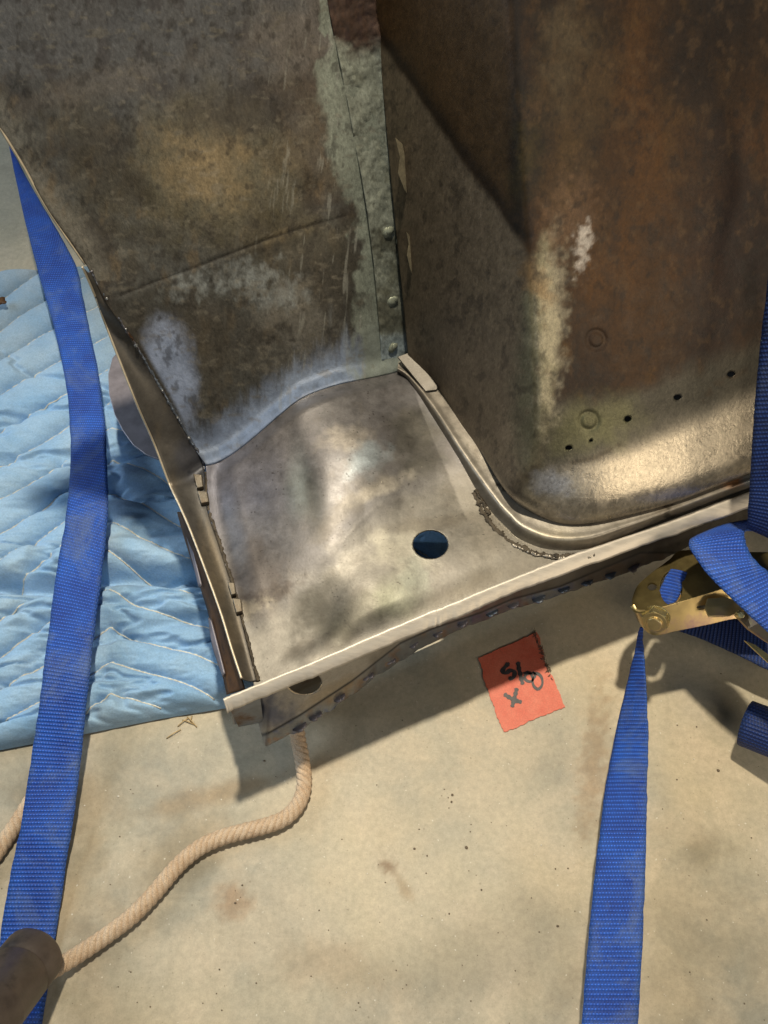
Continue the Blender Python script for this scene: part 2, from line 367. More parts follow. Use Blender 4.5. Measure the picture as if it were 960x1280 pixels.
# ================================================================== BODY SHELL
ZP = 0.16
D = P(255, 578, ZP); C0 = P(505, 460, ZP)
S1 = CAM + ray(468, 0)*0.68            # top of the seam
K1 = CAM + ray(640, 0)*0.57            # top of the tub corner
WN = np.cross(C0-D, S1-C0); WN /= np.linalg.norm(WN)
def W(px, py): return onplane(np.asarray(px, float), np.asarray(py, float), C0, WN)
shell = empty('vehicle_body_corner', (0.02, 0.42, 0.0), 'bare stained steel corner of a vehicle body with rusty rounded tub, pressed floor pan', 'car body')

JOINT = [(255, 578), (273, 573), (304, 553), (346, 517), (375, 495), (417, 479), (467, 468), (505, 458)]
# ---- back wall
ny, nx = 420, 400
jb = rs(JOINT, nx); le = rs([(255, 578), (232, 545), (203, 490), (164, 423), (133, 380), (104, 325), (60, 262), (28, 205), (0, 160), (-50, 75), (-110, -30), (-180, -150)], ny)
re = rs([(505, 458), (500, 330), (492, 200), (482, 90), (468, -10), (448, -150)], ny); te = rs([(-180, -150), (448, -150)], nx)
G = coons(np.c_[jb, jb[:, 0]*0], np.c_[te, te[:, 0]*0], np.c_[le, le[:, 0]*0], np.c_[re, re[:, 0]*0])
gx, gy = G[..., 0], G[..., 1]
V = W(gx, gy)
jy = np.interp(gx, [q[0] for q in JOINT], [q[1] for q in JOINT]); dj = jy-gy
V = V + (np.exp(-(np.maximum(dj, 0)/11.0)**2)*.006)[..., None]*WN*np.sign(WN @ (CAM-C0))   # bottom edge turned out
crease = seg(gx, gy, [(150, 368), (240, 335), (330, 300), (432, 270)])
V = V - (np.exp(-(crease/2.6)**2)*.0004)[..., None]*WN*np.sign(WN @ (CAM-C0))
V = V + (fbm(gx, gy, 130, 5, 3)*.006)[..., None]*WN
Pw = Paint(gx, gy, (84, 84, 81), .5, .44)
n1 = fbm(gx, gy, 60, 11); n2 = fbm(gx, gy, 16, 12, 4, 1, .6); n3 = fbm(gx, gy, 7, 15, 3)
Pw.mix(sst(.0, .25, n1)*.8, (62, 56, 50)); Pw.mix(sst(.02, .3, n2)*.7, (112, 98, 78)); Pw.mix(sst(.02, .3, -n2)*.6, (52, 47, 41))
Pw.mix((1-sst(60, 200, gy+n1*160-gx*.05))*.75, (92, 92, 94), .5, .5)
Pw.mix((1-sst(60, 200, gy+n1*160))*sst(.0, .25, n2)*.7, (62, 60, 62))
Pw.blob(380, 60, 55, 60, 0, (118, 108, 98), .5, .5, .8, 40, 3)
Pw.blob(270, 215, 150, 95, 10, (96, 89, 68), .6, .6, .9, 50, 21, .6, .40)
Pw.blob(255, 205, 55, 42, 20, (140, 122, 92), .5, .7, .9, 16, 22, .6, .38)  # lamp hot spot on the golden patch, painted into the wall colour
Pw.blob(120, 190, 70, 45, 30, (58, 52, 44), .6, .6, .9, 40, 23)
Pw.blob(330, 130, 90, 26, -12, (56, 52, 50), .6, .6, .9, 40, 24)
Pw.blob(150, 100, 110, 16, -16, (104, 98, 92), .5, .6, .9, 30, 25)
Pw.blob(395, 170, 45, 70, 0, (90, 72, 52), .35, .6, .9, 40, 27)
dl = gx-np.interp(gy, le[::-1, 1], le[::-1, 0]); Pw.mix((1-sst(8, 46, dl+n2*40))*.75*(gy < 350), (122, 118, 108), .5, .45)
Pw.mix(sst(0, 10, gy-(368-(gx-150)*.345))*.55, (66, 64, 58))
Pw.blob(235, 430, 55, 50, 0, (70, 64, 54), .6, .5, .8, 30, 28)
for (cx, cy, rx, ry, s_) in ((243, 356, 24, 11, 31), (314, 348, 30, 15, 32), (352, 370, 26, 12, 33)):
    Pw.blob(cx, cy, rx, ry, -10, (158, 164, 164), .6, 1.0, 1.6, 8, s_, .4, .5, (1, .7))
Pw.blob(375, 405, 40, 42, 0, (128, 124, 116), .5, .6, 1.2, 14, 34)
Pw.blob(420, 345, 30, 40, 0, (58, 54, 46), .6, .6, .9, 20, 35)
stk = fbm(gx, gy, 9, 41, 4, 1, .12)
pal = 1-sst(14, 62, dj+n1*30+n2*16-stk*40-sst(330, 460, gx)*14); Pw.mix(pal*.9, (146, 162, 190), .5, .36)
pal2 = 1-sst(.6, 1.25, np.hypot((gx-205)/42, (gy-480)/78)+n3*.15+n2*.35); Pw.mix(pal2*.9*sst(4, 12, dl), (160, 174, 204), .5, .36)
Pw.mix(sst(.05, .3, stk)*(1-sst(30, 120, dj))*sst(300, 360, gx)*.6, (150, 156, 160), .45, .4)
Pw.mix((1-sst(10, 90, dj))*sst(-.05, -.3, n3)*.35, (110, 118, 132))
sx = np.interp(gy, [-150, 0, 90, 170, 250, 330, 400, 450], [390, 408, 425, 440, 455, 465, 472, 476]); ds = sx-gx
wd = np.interp(gy, [0, 60, 90, 180, 250, 300, 400, 450], [0, 4, 30, 34, 20, 8, 26, 40])
Pw.mix((1-sst(wd*.6, wd*1.25+4, ds+n2*50+n1*20))*.9, (136, 142, 130), .35, .5)
fk = fbm(gx, gy, 11, 171, 4, 1, .75); fl2 = fbm(gx, gy, 9, 172, 4, .6, 1.2)
Pw.mix(sst(.10, .22, fk)*.5*sst(20, 60, dj), (44, 40, 36)); Pw.mix(sst(.12, .24, fl2)*.4, (118, 112, 100))
vs = fbm(gx+gy*.10, gy, 5, 173, 3, 1, .10); Pw.mix(sst(.2, .3, vs)*.45*sst(250, 420, gx), (150, 150, 142))
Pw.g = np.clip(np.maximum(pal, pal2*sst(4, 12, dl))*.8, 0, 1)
Pw.mix(np.exp(-(crease/1.3)**2)*.7, (38, 34, 30))
Pw.mix(np.exp(-(np.maximum(dl, 0)/3.5)**2)*.5, (60, 52, 42))
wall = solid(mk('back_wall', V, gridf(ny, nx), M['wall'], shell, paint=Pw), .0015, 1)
TW = np.sign(WN @ (CAM-C0))
# bare sheared edge of the wall, above the flange
e = rs([(106, 330), (60, 263), (28, 206), (0, 160), (-50, 75), (-110, -30), (-180, -150)], 80)
mk('sheared_edge', *tube_vf(W(e[:, 0], e[:, 1])+WN*TW*.0006, .0013, 6), M['edge'], shell)
# ---- overlap strip up the seam
nv, nu = 260, 40
lft = rs([(388, -150), (408, 0), (425, 90), (440, 170), (455, 250), (465, 330), (472, 400), (476, 450)], nv)[::-1]
rgt = rs([(446, -150), (466, 0), (478, 80), (490, 160), (500, 250), (508, 330), (511, 400), (513, 446)], nv)[::-1]
ry_ = rgt[:, 1]; rgt[:, 0] += fbm(ry_, ry_*0, 10, 58, 3)*5 - 5*np.exp(-((ry_-200)/9)**2) - 5*np.exp(-((ry_-316)/9)**2) - 4*np.exp(-((ry_-262)/5)**2)
u = np.linspace(0, 1, nu)[None, :, None]; g2 = lft[:, None]*(1-u)+rgt[:, None]*u; gx, gy = g2[..., 0], g2[..., 1]
V = W(gx, gy)+WN*TW*.0024 + WN*TW*(fbm(gx, gy, 22, 51)*.0042)[..., None]
V += WN*TW*(sst(.75, 1, u[..., 0])*.002*np.ones_like(gx))[..., None]
Ps = Paint(gx, gy, (138, 142, 130), .35, .48); a = fbm(gx, gy, 26, 52); b = fbm(gx, gy, 8, 53)
Ps.mix(sst(.04, .28, a)*.75, (98, 98, 82)); Ps.mix(sst(.12, .3, b)*.6, (66, 64, 54)); Ps.mix(sst(.1, .35, -b)*.5, (165, 168, 150))
Ps.mix((1-sst(40, 72, gy+a*50)), (66, 47, 36), .2, .6); Ps.mix((1-sst(40, 72, gy+a*50))*sst(.03, .2, b), (52, 34, 28))
Ps.blob(487, 392, 24, 26, 0, (92, 90, 76), .8, .6, .8, 12, 54); Ps.blob(485, 302, 26, 12, 0, (66, 64, 52), .7, .6, 1.2, 8, 55)
Ps.blob(490, 440, 30, 22, 0, (158, 172, 178), .8, .5, .6, 12, 56)
strip = solid(mk('seam_strip', V, gridf(nv, nu), M['wall'], shell, paint=Ps), .0014, 0)
for i, (x, y, r) in enumerate(((482, 290, 11), (488, 376, 11), (489, 434, 10), (497, 300, 8))):
    c = W(np.array(x*1.0), np.array(y*1.0))+WN*TW*.003
    if r:
        v, f = lumps_vf([c, c+np.array([.003, 0, .002]), c+np.array([-.002, 0, -.003])], [r*.0006, r*.0004, r*.00035], .9, 60+i)
        c_ = v.mean(0) if hasattr(v, 'mean') else c; v = v-((v-c)@WN)[:, None]*WN*.6; mk('weld_blob', v, f, M['greenmetal'], shell)
# torn clips on the tub's edge
# ---- floor pan
ny, nx = 330, 640
FL = P(318, 860, ZP); FRp = (1180, 532)
bk = rs(JOINT, 300); bk3 = W(bk[:, 0], bk[:, 1]) + WN*TW*.005; C3 = bk3[-1]
BR = C3+np.array([.40, .20, 0.0]); BR[2] = ZP
bk3 = rs(np.concatenate([bk3, np.linspace(C3, BR, 60)[1:]]), nx, False)
fr = rs([(318, 860), (407, 824), (530, 771), (630, 731), (830, 658), (932, 622), (1180, 532)], nx); fr3 = P(fr[:, 0], fr[:, 1], ZP)
lf = rs([(318, 860), (305, 815), (290, 765), (272, 690), (260, 635), (255, 578)], ny)[::-1]; lf3 = P(lf[:, 0], lf[:, 1], ZP)
lf3 += (bk3[0]-lf3[0])*(1-np.linspace(0, 1, ny)[:, None])
rt3 = np.linspace(BR, fr3[-1], ny)
V = coons(bk3, fr3, lf3, rt3)
px, py, _ = proj(V)
RIDGE = [(300, 772), (360, 742), (420, 690), (455, 650), (500, 612), (545, 592), (600, 590)]
rdy = np.interp(px, [q[0] for q in RIDGE], [q[1] for q in RIDGE])
def gb(cx, cy, rx, ry, rot=0):
    a = math.radians(rot); dx = px-cx; dy = py-cy
    return np.exp(-((dx*math.cos(a)+dy*math.sin(a))/rx)**2-((-dx*math.sin(a)+dy*math.cos(a))/ry)**2)
fade = sst(0, .08, np.linspace(0, 1, ny))[:, None]*sst(1, .90, np.linspace(0, 1, ny))[:, None]*sst(0, .05, np.linspace(0, 1, nx))[None]
h = (.0048*(1-sst(-52, 56, py-rdy)) - .0018*gb(385, 600, 18, 50, -12) + .005*gb(440, 560, 60, 50, -30) + .004*gb(470, 755, 65, 50, -35)
     - .003*gb(400, 780, 24, 50, 25) + .002*gb(600, 700, 70, 40, -20) - .003*gb(520, 545, 34, 44, -30) + fbm(px, py, 90, 61, 3)*.0022)
h += .0001*np.exp(-((py-rdy)/4.0)**2)*sst(300, 340, px)*(1-sst(470, 560, px))*(.4+2*np.abs(fbm(px, py, 12, 160)))
V[..., 2] += h*fade
V, keep = holes(V, ny, nx, [(538, 681, 22, 18)])
px, py, _ = proj(V)
Pp = Paint(px, py, (130, 127, 123), .50, .42); a = fbm(px, py, 70, 62); b = fbm(px, py, 18, 63); c = fbm(px, py, 6, 64)
up = 1-sst(-32, 40, py-rdy+b*40); Pp.mix(up*.7, (124, 120, 122)); Pp.mix((1-up)*.55, (136, 129, 116))
Pp.mix(sst(.05, .35, a)*.4, (118, 108, 98)); Pp.mix(sst(.1, .35, b)*.3, (108, 98, 86))
Pp.blob(300, 600, 60, 60, 0, (132, 132, 148), .6, .7, .5, 50, 65)
Pp.blob(385, 610, 14, 46, -14, (92, 94, 88), .65, .8, .4, 30, 66)
Pp.blob(372, 600, 12, 40, 0, (110, 128, 132), .4, .8, .4, 30, 67)
Pp.blob(525, 545, 30, 34, -30, (82, 78, 60), .6, .7, .7, 26, 68)
Pp.blob(525, 585, 36, 12, -20, (84, 80, 66), .5, .7, .6, 20, 69)
Pp.blob(345, 560, 60, 30, 0, (150, 146, 150), .4, .8, .4, 40, 70)
Pp.blob(430, 548, 30, 12, -8, (196, 186, 172), .6, .7, .9, 14, 71, .6, .35)  # pale blobs from here to the bright streak: highlights painted into the pan
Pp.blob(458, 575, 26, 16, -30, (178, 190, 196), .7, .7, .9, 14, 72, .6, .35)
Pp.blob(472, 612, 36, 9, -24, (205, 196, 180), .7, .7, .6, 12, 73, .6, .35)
Pp.blob(430, 640, 60, 14, -42, (112, 104, 92), .5, .6, .9, 14, 74)
Pp.blob(320, 720, 40, 40, -40, (92, 80, 72), .6, .7, .8, 20, 75)
Pp.blob(330, 745, 40, 10, -25, (66, 52, 44), .6, .7, 1.2, 10, 76)
Pp.blob(312, 762, 26, 10, -30, (168, 158, 140), .6, .7, 1.2, 8, 77)
Pp.blob(392, 765, 22, 46, 22, (64, 60, 50), .85, .7, .7, 30, 78, .5, .5)
Pp.blob(425, 800, 22, 12, -25, (58, 50, 38), .75, .7, .7, 20, 79)
Pp.blob(375, 812, 22, 8, -30, (64, 56, 44), .6, .7, .7, 20, 80)
Pp.blob(452, 765, 60, 20, -42, (84, 80, 64), .7, .7, .7, 30, 81)
Pp.blob(500, 748, 28, 22, -20, (160, 162, 136), .45, .8, .6, 20, 82)  # pale highlight of the swell, painted in
Pp.blob(505, 690, 32, 26, 0, (184, 178, 160), .6, .7, 1.0, 14, 83)
Pp.blob(520, 720, 18, 20, 0, (172, 176, 160), .4, .7, 1.0, 10, 84)
Pp.blob(590, 735, 70, 12, -22, (106, 96, 78), .6, .8, .6, 30, 85)
Pp.blob(538, 655, 50, 8, -8, (110, 100, 84), .5, .8, .6, 20, 86)
Pp.blob(640, 640, 60, 60, 0, (142, 131, 112), .5, .8, .4, 40, 87)
sp = (vn(px/2.2, py/2.2, 90) > .93) & (vn(px/14, py/14, 91) > .62); Pp.mix(sp*.7, (48, 40, 34))
Pp.mix(sst(-.2, .2, c)*.12, (80, 70, 60))
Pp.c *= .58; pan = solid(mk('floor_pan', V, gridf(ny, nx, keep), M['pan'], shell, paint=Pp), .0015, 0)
# ragged weld line across the pan + pits
rng = np.random.RandomState(5)
def on_pan(x, y, dz=0.0):
    i = np.argmin((px-x)**2+(py-y)**2); q = V.reshape(-1, 3)[i].copy(); q[2] += dz; return q
q_ = rs([(372, 735), (356, 742), (346, 743), (334, 749), (322, 757), (304, 767)], 120, False)
mk('pan_crack_weld', *crust_vf(np.array([on_pan(x, y, -.0002) for x, y in q_]), .0008, 31, flat=.5, jag=.9), M['crust'], shell)
cs = []; rr = []
for x, y in rs([(462, 620), (480, 600), (498, 592), (512, 588), (535, 583)], 16, False): cs.append(on_pan(x+rng.uniform(-3, 3), y+rng.uniform(-2, 2))); rr.append(rng.uniform(.0008, .0022))
mk('pan_spot_weld', *lumps_vf(cs, rr, .4, 9), M['bead'], shell)

# ---- raised bead round the tub
BI = [(498, 452), (512, 457), (548, 487), (580, 535), (605, 568), (630, 602), (645, 620), (662, 635), (695, 650), (730, 652), (780, 642), (840, 625), (932, 590), (1180, 500)]
BO = [(496, 468), (512, 484), (535, 525), (570, 580), (592, 615), (614, 645), (630, 662), (648, 678), (685, 690), (737, 688), (790, 668), (838, 648), (934, 613), (1180, 526)]
nb = 500
def rs_same(pts, n):
    k_ = np.linspace(0, len(pts)-1, n); p_ = rs_nodes(pts); s_ = np.linspace(0, len(pts)-1, len(p_))
    return np.stack([np.interp(k_, s_, p_[:, j]) for j in range(p_.shape[1])], 1)
def rs_nodes(pts):
    p = np.array(pts, float); q = []
    for i in range(len(p)-1):
        a = p[max(i-1, 0)]; b = p[i]; c = p[i+1]; d = p[min(i+2, len(p)-1)]
        for t in np.linspace(0, 1, 12, endpoint=False): q.append(0.5*((2*b)+(-a+c)*t+(2*a-5*b+4*c-d)*t*t+(-a+3*b-3*c+d)*t**3))
    q.append(p[-1]); return np.array(q)
bi = rs_same(BI, nb); bo = rs_same(BO, nb)
s_ = np.linspace(0, 1, 26)
zz = .013*(1-sst(.55, .95, s_)) - .002*np.exp(-((s_-.96)/.05)**2) + .0012*np.exp(-((s_-.5)/.10)**2)
bx = bi[:, None, 0]*(1-s_)+bo[:, None, 0]*s_; by = bi[:, None, 1]*(1-s_)+bo[:, None, 1]*s_
Vb = P(bx, by, ZP+.0022+zz[None]+.0006*fbm(bx, by, 20, 95)); 
Pb = Paint(bx, by, (150, 142, 130), .5, .42); a = fbm(bx, by, 40, 96); b = fbm(bx, by, 9, 97)
Pb.mix(sst(.05, .3, a)*.5, (118, 106, 90)); Pb.mix(sst(.15, .35, b)*.4, (90, 80, 66))
Pb.mix((s_[None] > .60)*(1-sst(.85, .95, s_[None]))*.45*np.ones_like(bx), (96, 84, 66))
Pb.blob(520, 500, 60, 60, 0, (112, 104, 94), .6, .6, .4, 30, 98)
Pb.blob(690, 672, 40, 10, 0, (178, 166, 140), .4, .6, .4, 30, 99)
for cx, cy, r_ in ((833, 632, 9), (838, 648, 8), (632, 612, 6), (622, 606, 4), (570, 578, 6)): Pb.blob(cx, cy, r_, r_*.6, 30, (52, 44, 34), .85, .5, 1.5, 5, int(cx))
Pb.blob(918, 600, 14, 8, -20, (150, 96, 50), .7, .5, .5, 10, 3); Pb.blob(934, 598, 10, 10, -20, (120, 130, 140), .8, .5, .5, 10, 4)
bead = mk('pressed_bead', Vb, gridf(nb, 26), M['pan'], shell, paint=Pb)
# gusset tab on the bead's end
tb = [(497, 446, .024), (510, 441, .026), (548, 480, .020), (546, 487, .018), (532, 489, .018)]
prism('gusset_tab', [P(x, y, ZP+z) for x, y, z in tb], .0018, M['tabsteel'], shell, .0004)
# crusty weld along the bead's foot
q_ = rs([(592, 616), (603, 640), (619, 661), (637, 677), (666, 691), (700, 696), (744, 692)], 330, False)
mk('bead_weld', *crust_vf(P(q_[:, 0], q_[:, 1], ZP+.0022), .0021, 11), M['crust'], shell)
q_ = rs([(640, 681), (670, 693), (702, 698), (738, 695)], 160, False)
mk('bead_weld', *crust_vf(P(q_[:, 0], q_[:, 1], ZP+.0022), .0018, 18), M['bead'], shell)
for pts_, n_ in (([(594, 612), (606, 632), (612, 644)], 34), ([(565, 574), (572, 583)], 9)):
    q_ = rs(pts_, n_*3, False); mk('crusty_weld', *crust_vf(P(q_[:, 0], q_[:, 1], ZP+.003), .0016, 21+n_, jag=.8), M['crust'], shell)

# ---- rusty tub
nu, nv = 620, 430
base = rs(BI[1:], nu); b3 = P(base[:, 0], base[:, 1], ZP+.0135)
ic = int(np.argmin(np.hypot(base[:, 0]-648, base[:, 1]-622)))
R1 = K1+np.array([.62, .13, 0.0])
uu = np.arange(nu, dtype=float)
tt = np.where((uu < ic)[:, None], S1+(K1-S1)*np.clip(uu/ic, 0, 1)[:, None], K1+(R1-K1)*np.clip((uu-ic)/(nu-1-ic), 0, 1)[:, None])
kern = np.exp(-(np.arange(-14, 15)/7.0)**2); kern /= kern.sum()
tt = np.stack([np.convolve(np.pad(tt[:, k_], 14, 'edge'), kern, 'valid') for k_ in range(3)], 1)
tg = np.gradient(b3, axis=0); tg /= np.linalg.norm(tg, axis=1)[:, None]; nn = np.stack([tg[:, 1], -tg[:, 0], 0*tg[:, 0]], 1)
nn[:, :2] = np.stack([np.convolve(np.pad(nn[:, k_], 20, 'edge'), np.ones(41)/41, 'valid') for k_ in range(2)], 1)
vv = np.linspace(0, 1, nv)**1.15*1.45
hz = vv[None]*(tt[:, 2]-b3[:, 2])[:, None]; rad = .030*sst(ic*.55, ic*1.05, uu)+.002
q = np.clip(1-hz/rad[:, None], 0, 1); off = np.sqrt(1-q*q)*(rad*.50)[:, None]*(1-.75*sst(.024, .085, hz))
A0 = b3[0]; KS = P(681, 672, ZP+.0135); E0 = b3[-1]
bs = np.where((uu < ic)[:, None], A0+(KS-A0)*np.clip(uu/ic, 0, 1)[:, None], KS+(E0-KS)*np.clip((uu-ic)/(nu-1-ic), 0, 1)[:, None])
kw = np.exp(-(np.arange(-10, 11)/4.5)**2); kw /= kw.sum(); bs = np.stack([np.convolve(np.pad(bs[:, k_], 10, 'edge'), kw, 'valid') for k_ in range(3)], 1); bs[0] = A0
dec = np.exp(-(hz/.042)**1.4)[..., None]
V = bs[:, None]*(1-vv[None, :, None])+tt[:, None]*vv[None, :, None]+(b3-bs)[:, None]*dec+nn[:, None]*(off*(1-.9*sst(.05, .7, vv)[None]))[..., None]
tx, ty, _ = proj(V)
V = V+nn[:, None]*(.0016*np.sin(tx/75.0+ty/160.0)*sst(.02, .2, vv)[None])[..., None]
V = V+nn[:, None]*(-.0012*np.exp(-((np.hypot(tx-745, (ty-425)))-11)**2/9.)-.0012*np.exp(-((np.hypot(tx-736, ty-526))-11)**2/7.))[..., None]
V, keep = holes(V, nu, nv, [(711, 560, 4.5, 3.2), (785, 524, 4.5, 4.0), (847, 497, 5, 3.6), (914, 468, 5, 3.8), (739, 551, 2.6, 2.0)])
tx, ty, _ = proj(V)
Pt = Paint(tx, ty, (84, 58, 32), .30, .52); a = fbm(tx, ty, 80, 102, 5, 1, .5); b = fbm(tx, ty, 22, 103, 5, 1, .6); c = fbm(tx, ty, 7, 104, 3)
Pt.mix(sst(-.02, .25, a)*.75, (58, 44, 34)); Pt.mix(sst(.02, .26, -a)*.65, (122, 80, 36)); Pt.mix(sst(.05, .3, b)*.55, (46, 36, 30)); Pt.mix(sst(.08, .3, -b)*.5, (126, 92, 48))
Pt.blob(720, 130, 50, 130, 0, (110, 88, 58), .6, .7, .9, 50, 105); Pt.blob(800, 280, 60, 160, 8, (106, 72, 38), .45, .7, .8, 60, 106)
Pt.blob(930, 300, 60, 160, 12, (56, 42, 40), .7, .7, .6, 60, 107); Pt.blob(880, 60, 90, 60, 10, (50, 36, 24), .6, .7, .7, 60, 108)
Pt.blob(700, 60, 26, 60, 0, (122, 108, 84), .4, .7, 1.2, 18, 140)
side = (uu < ic)[:, None]*np.ones_like(tx); dg = (ty-60)-(tx-478)*1.42       # below the diagonal: grey
sd = 1-sst(-14, 10, (uu-ic))[:, None]*np.ones_like(tx)
Pt.mix(sd*.85*(1-sst(-6, 6, dg)), (100, 76, 46), .25, .5)
Pt.mix(sd*(1-sst(-6, 6, dg))*sst(.05, .3, a)*.5, (66, 52, 36))
Pt.mix(sd*sst(-10, 8, dg+b*16), (104, 97, 86), .4, .5)
Pt.mix(sd*sst(0, 20, dg)*sst(.05, .3, b)*.45, (84, 74, 62)); Pt.mix(sd*sst(0, 20, dg)*sst(.1, .35, -a)*.4, (118, 108, 92))
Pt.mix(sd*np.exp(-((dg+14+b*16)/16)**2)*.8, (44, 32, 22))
Pt.mix(np.exp(-((tx-646-b*12)/9)**2)*(1-sst(270, 330, ty))*.8, (38, 32, 26))
Pt.mix(np.exp(-((tx-670)/22)**2)*(1-sst(290, 330, ty))*sst(.0, .2, b)*.5, (50, 44, 36))
Pt.blob(655, 200, 14, 60, 0, (86, 74, 40), .6, .7, 1.2, 20, 109)
lowb = np.interp(tx, [640, 690, 760, 935, 1100], [330, 500, 500, 432, 380]); m_ = sst(-14, 18, ty-lowb+b*26)*(1-sd*.0)
Pt.c *= .50; frs = sst(-4, 16, (uu-ic))[:, None]*np.ones_like(tx); Pt.mix(sd*sst(-10, 8, dg+b*16)*.85, (122, 108, 90))
Pt.mix(frs*m_*sst(-5, 5, ty-300), (70, 66, 57), .45, .42)
bl_ = np.interp(tx, [650, 690, 750, 800, 850, 900, 935, 1100], [612, 604, 590, 572, 550, 528, 512, 440]); Pt.mix(frs*np.exp(-(np.minimum(ty-bl_, 0)/18)**2)*.9, (168, 158, 142), .65, .27)  # belly highlight painted on as a pale glossy band
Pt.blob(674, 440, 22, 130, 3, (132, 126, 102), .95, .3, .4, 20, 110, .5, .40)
Pt.blob(660, 500, 20, 110, 0, (96, 94, 76), .6, .6, .4, 20, 111)
Pt.blob(745, 530, 55, 30, -15, (112, 110, 76), .6, .6, .7, 30, 112)
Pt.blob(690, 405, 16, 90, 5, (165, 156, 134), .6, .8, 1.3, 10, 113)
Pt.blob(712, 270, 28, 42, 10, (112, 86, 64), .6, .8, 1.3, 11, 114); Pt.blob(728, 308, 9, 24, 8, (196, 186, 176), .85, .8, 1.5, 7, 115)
Pt.blob(670, 355, 14, 28, -30, (140, 112, 76), .6, .7, .8, 10, 116)
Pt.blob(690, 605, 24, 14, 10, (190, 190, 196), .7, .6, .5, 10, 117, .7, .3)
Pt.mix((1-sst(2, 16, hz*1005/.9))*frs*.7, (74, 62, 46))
Pt.mix(np.exp(-(seg(tx, ty, [(716, 578), (745, 572), (774, 556)])/3.5)**2)*.7*(b > -.1), (66, 58, 44))
Pt.mix(np.exp(-(seg(tx, ty, [(880, 500), (895, 480), (935, 462)])/4)**2)*.6*(c > -.1), (70, 58, 44))
fk = fbm(tx, ty, 10, 181, 4, 1, .7); fl2 = fbm(tx, ty, 12, 182, 4, 1, .7)
upm = 1-m_*frs; Pt.mix(sst(.08, .24, fk)*.5*upm*(1-sd*.6), (34, 27, 22)); Pt.mix(sst(.10, .26, fl2)*.35*upm*(1-sd*.6), (92, 70, 46))
Pt.mix(sst(.14, .18, fk)*.35*sd*sst(-10, 8, dg), (70, 62, 54)); Pt.mix(sst(.14, .18, fl2)*.3*sd*sst(-10, 8, dg), (136, 124, 104))
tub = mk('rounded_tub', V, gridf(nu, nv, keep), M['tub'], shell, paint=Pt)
tub.data.flip_normals() if hasattr(tub.data, 'flip_normals') else None
m_ = solid(tub, .0014, -1)
# torn clips standing off beside the seam
for pts in ([(494, 172), (503, 180), (509, 205), (512, 232), (511, 246), (505, 236), (498, 218), (500, 198)],
            [(508, 290), (515, 297), (520, 325), (523, 348), (522, 354), (513, 338), (509, 320), (511, 306)]):
    p3 = W([q_[0] for q_ in pts], [q_[1] for q_ in pts]) 
    p3 = CAM+(p3-CAM)*.955
    prism('torn_clip', p3, .0012, M['clip'], shell, .0003, down=WN*TW*-1)

# ---- left side flange
ni = 160
fin = rs_same([(112, 338), (135, 378), (164, 423), (203, 490), (234, 545), (254, 580), (259, 634), (274, 682), (294, 745), (306, 792), (321, 852)], ni)
fou = rs_same([(103, 334), (118, 368), (133, 408), (168, 498), (192, 553), (211, 603), (228, 640), (243, 676), (274, 760), (290, 812), (302, 848)], ni)
w3 = W(fin[:, 0], fin[:, 1]); p3 = P(fin[:, 0], fin[:, 1], ZP); mk_ = sst(565, 600, fin[:, 1])[:, None]
in3 = w3*(1-mk_)+p3*mk_; in3 += (WN*TW*.0015)*(1-mk_)+np.array([0, 0, .0015])*mk_
ou3 = P(fou[:, 0], fou[:, 1], in3[:, 2]+.012)
t_ = np.linspace(0, 1, 14)[None, :, None]
V = in3[:, None]*(1-t_)+ou3[:, None]*t_; V[..., 2] += (-.004*np.sin(t_[..., 0]*np.pi))
fx, fy, _ = proj(V)
Pf = Paint(fx, fy, (88, 84, 79), .5, .48); a = fbm(fx, fy, 40, 121, 5, 1, .3); Pf.mix(sst(.02, .3, a)*.7, (66, 54, 42)); Pf.mix(sst(.05, .3, -a)*.6, (128, 114, 92))
Pf.mix(np.exp(-(t_[..., 0]/.18)**2)*.7*np.ones_like(fx), (52, 50, 50)); Pf.blob(240, 575, 22, 26, 0, (60, 62, 70), .8, .6, .6, 16, 122)
solid(mk('side_flange', V, gridf(ni, 14), M['pan'], shell, paint=Pf), .0015, 0)
mk('flange_edge', *tube_vf(ou3+np.array([0, 0, .0004]), .0011, 6), M['edge'], shell)
# rusty lower strip and grey lip outside the flange
def loft(name, A, B, za, zb, n, mat, thick=.0015):
    A = rs_same(A, n); B = rs_same(B, n); A3 = P(A[:, 0], A[:, 1], za); B3 = P(B[:, 0], B[:, 1], zb)
    t = np.linspace(0, 1, 6)[None, :, None]; return solid(mk(name, A3[:, None]*(1-t)+B3[:, None]*t, gridf(n, 6), mat, shell), thick, 0)
loft('rusty_sill', [(226, 640), (243, 676), (274, 760), (290, 812), (306, 862)], [(222, 640), (234, 682), (262, 770), (276, 830), (284, 868)], .155, .125, 40, M['rust'])
loft('grey_lip', [(230, 640), (240, 680), (252, 732)], [(227, 640), (234, 672), (249, 734)], .140, .135, 20, M['grey'])
loft('grey_lip', [(264, 776), (272, 805), (281, 842)], [(261, 772), (266, 808), (279, 846)], .135, .130, 20, M['grey'])
lobe = [(148, 438), (140, 448), (135, 468), (136, 492), (143, 518), (153, 538), (166, 556), (182, 568), (198, 574), (200, 560), (180, 500), (160, 452)]
prism('rounded_bracket', P([q_[0] for q_ in lobe], [q_[1] for q_ in lobe], .115), .003, M['grey'], shell, .0008)
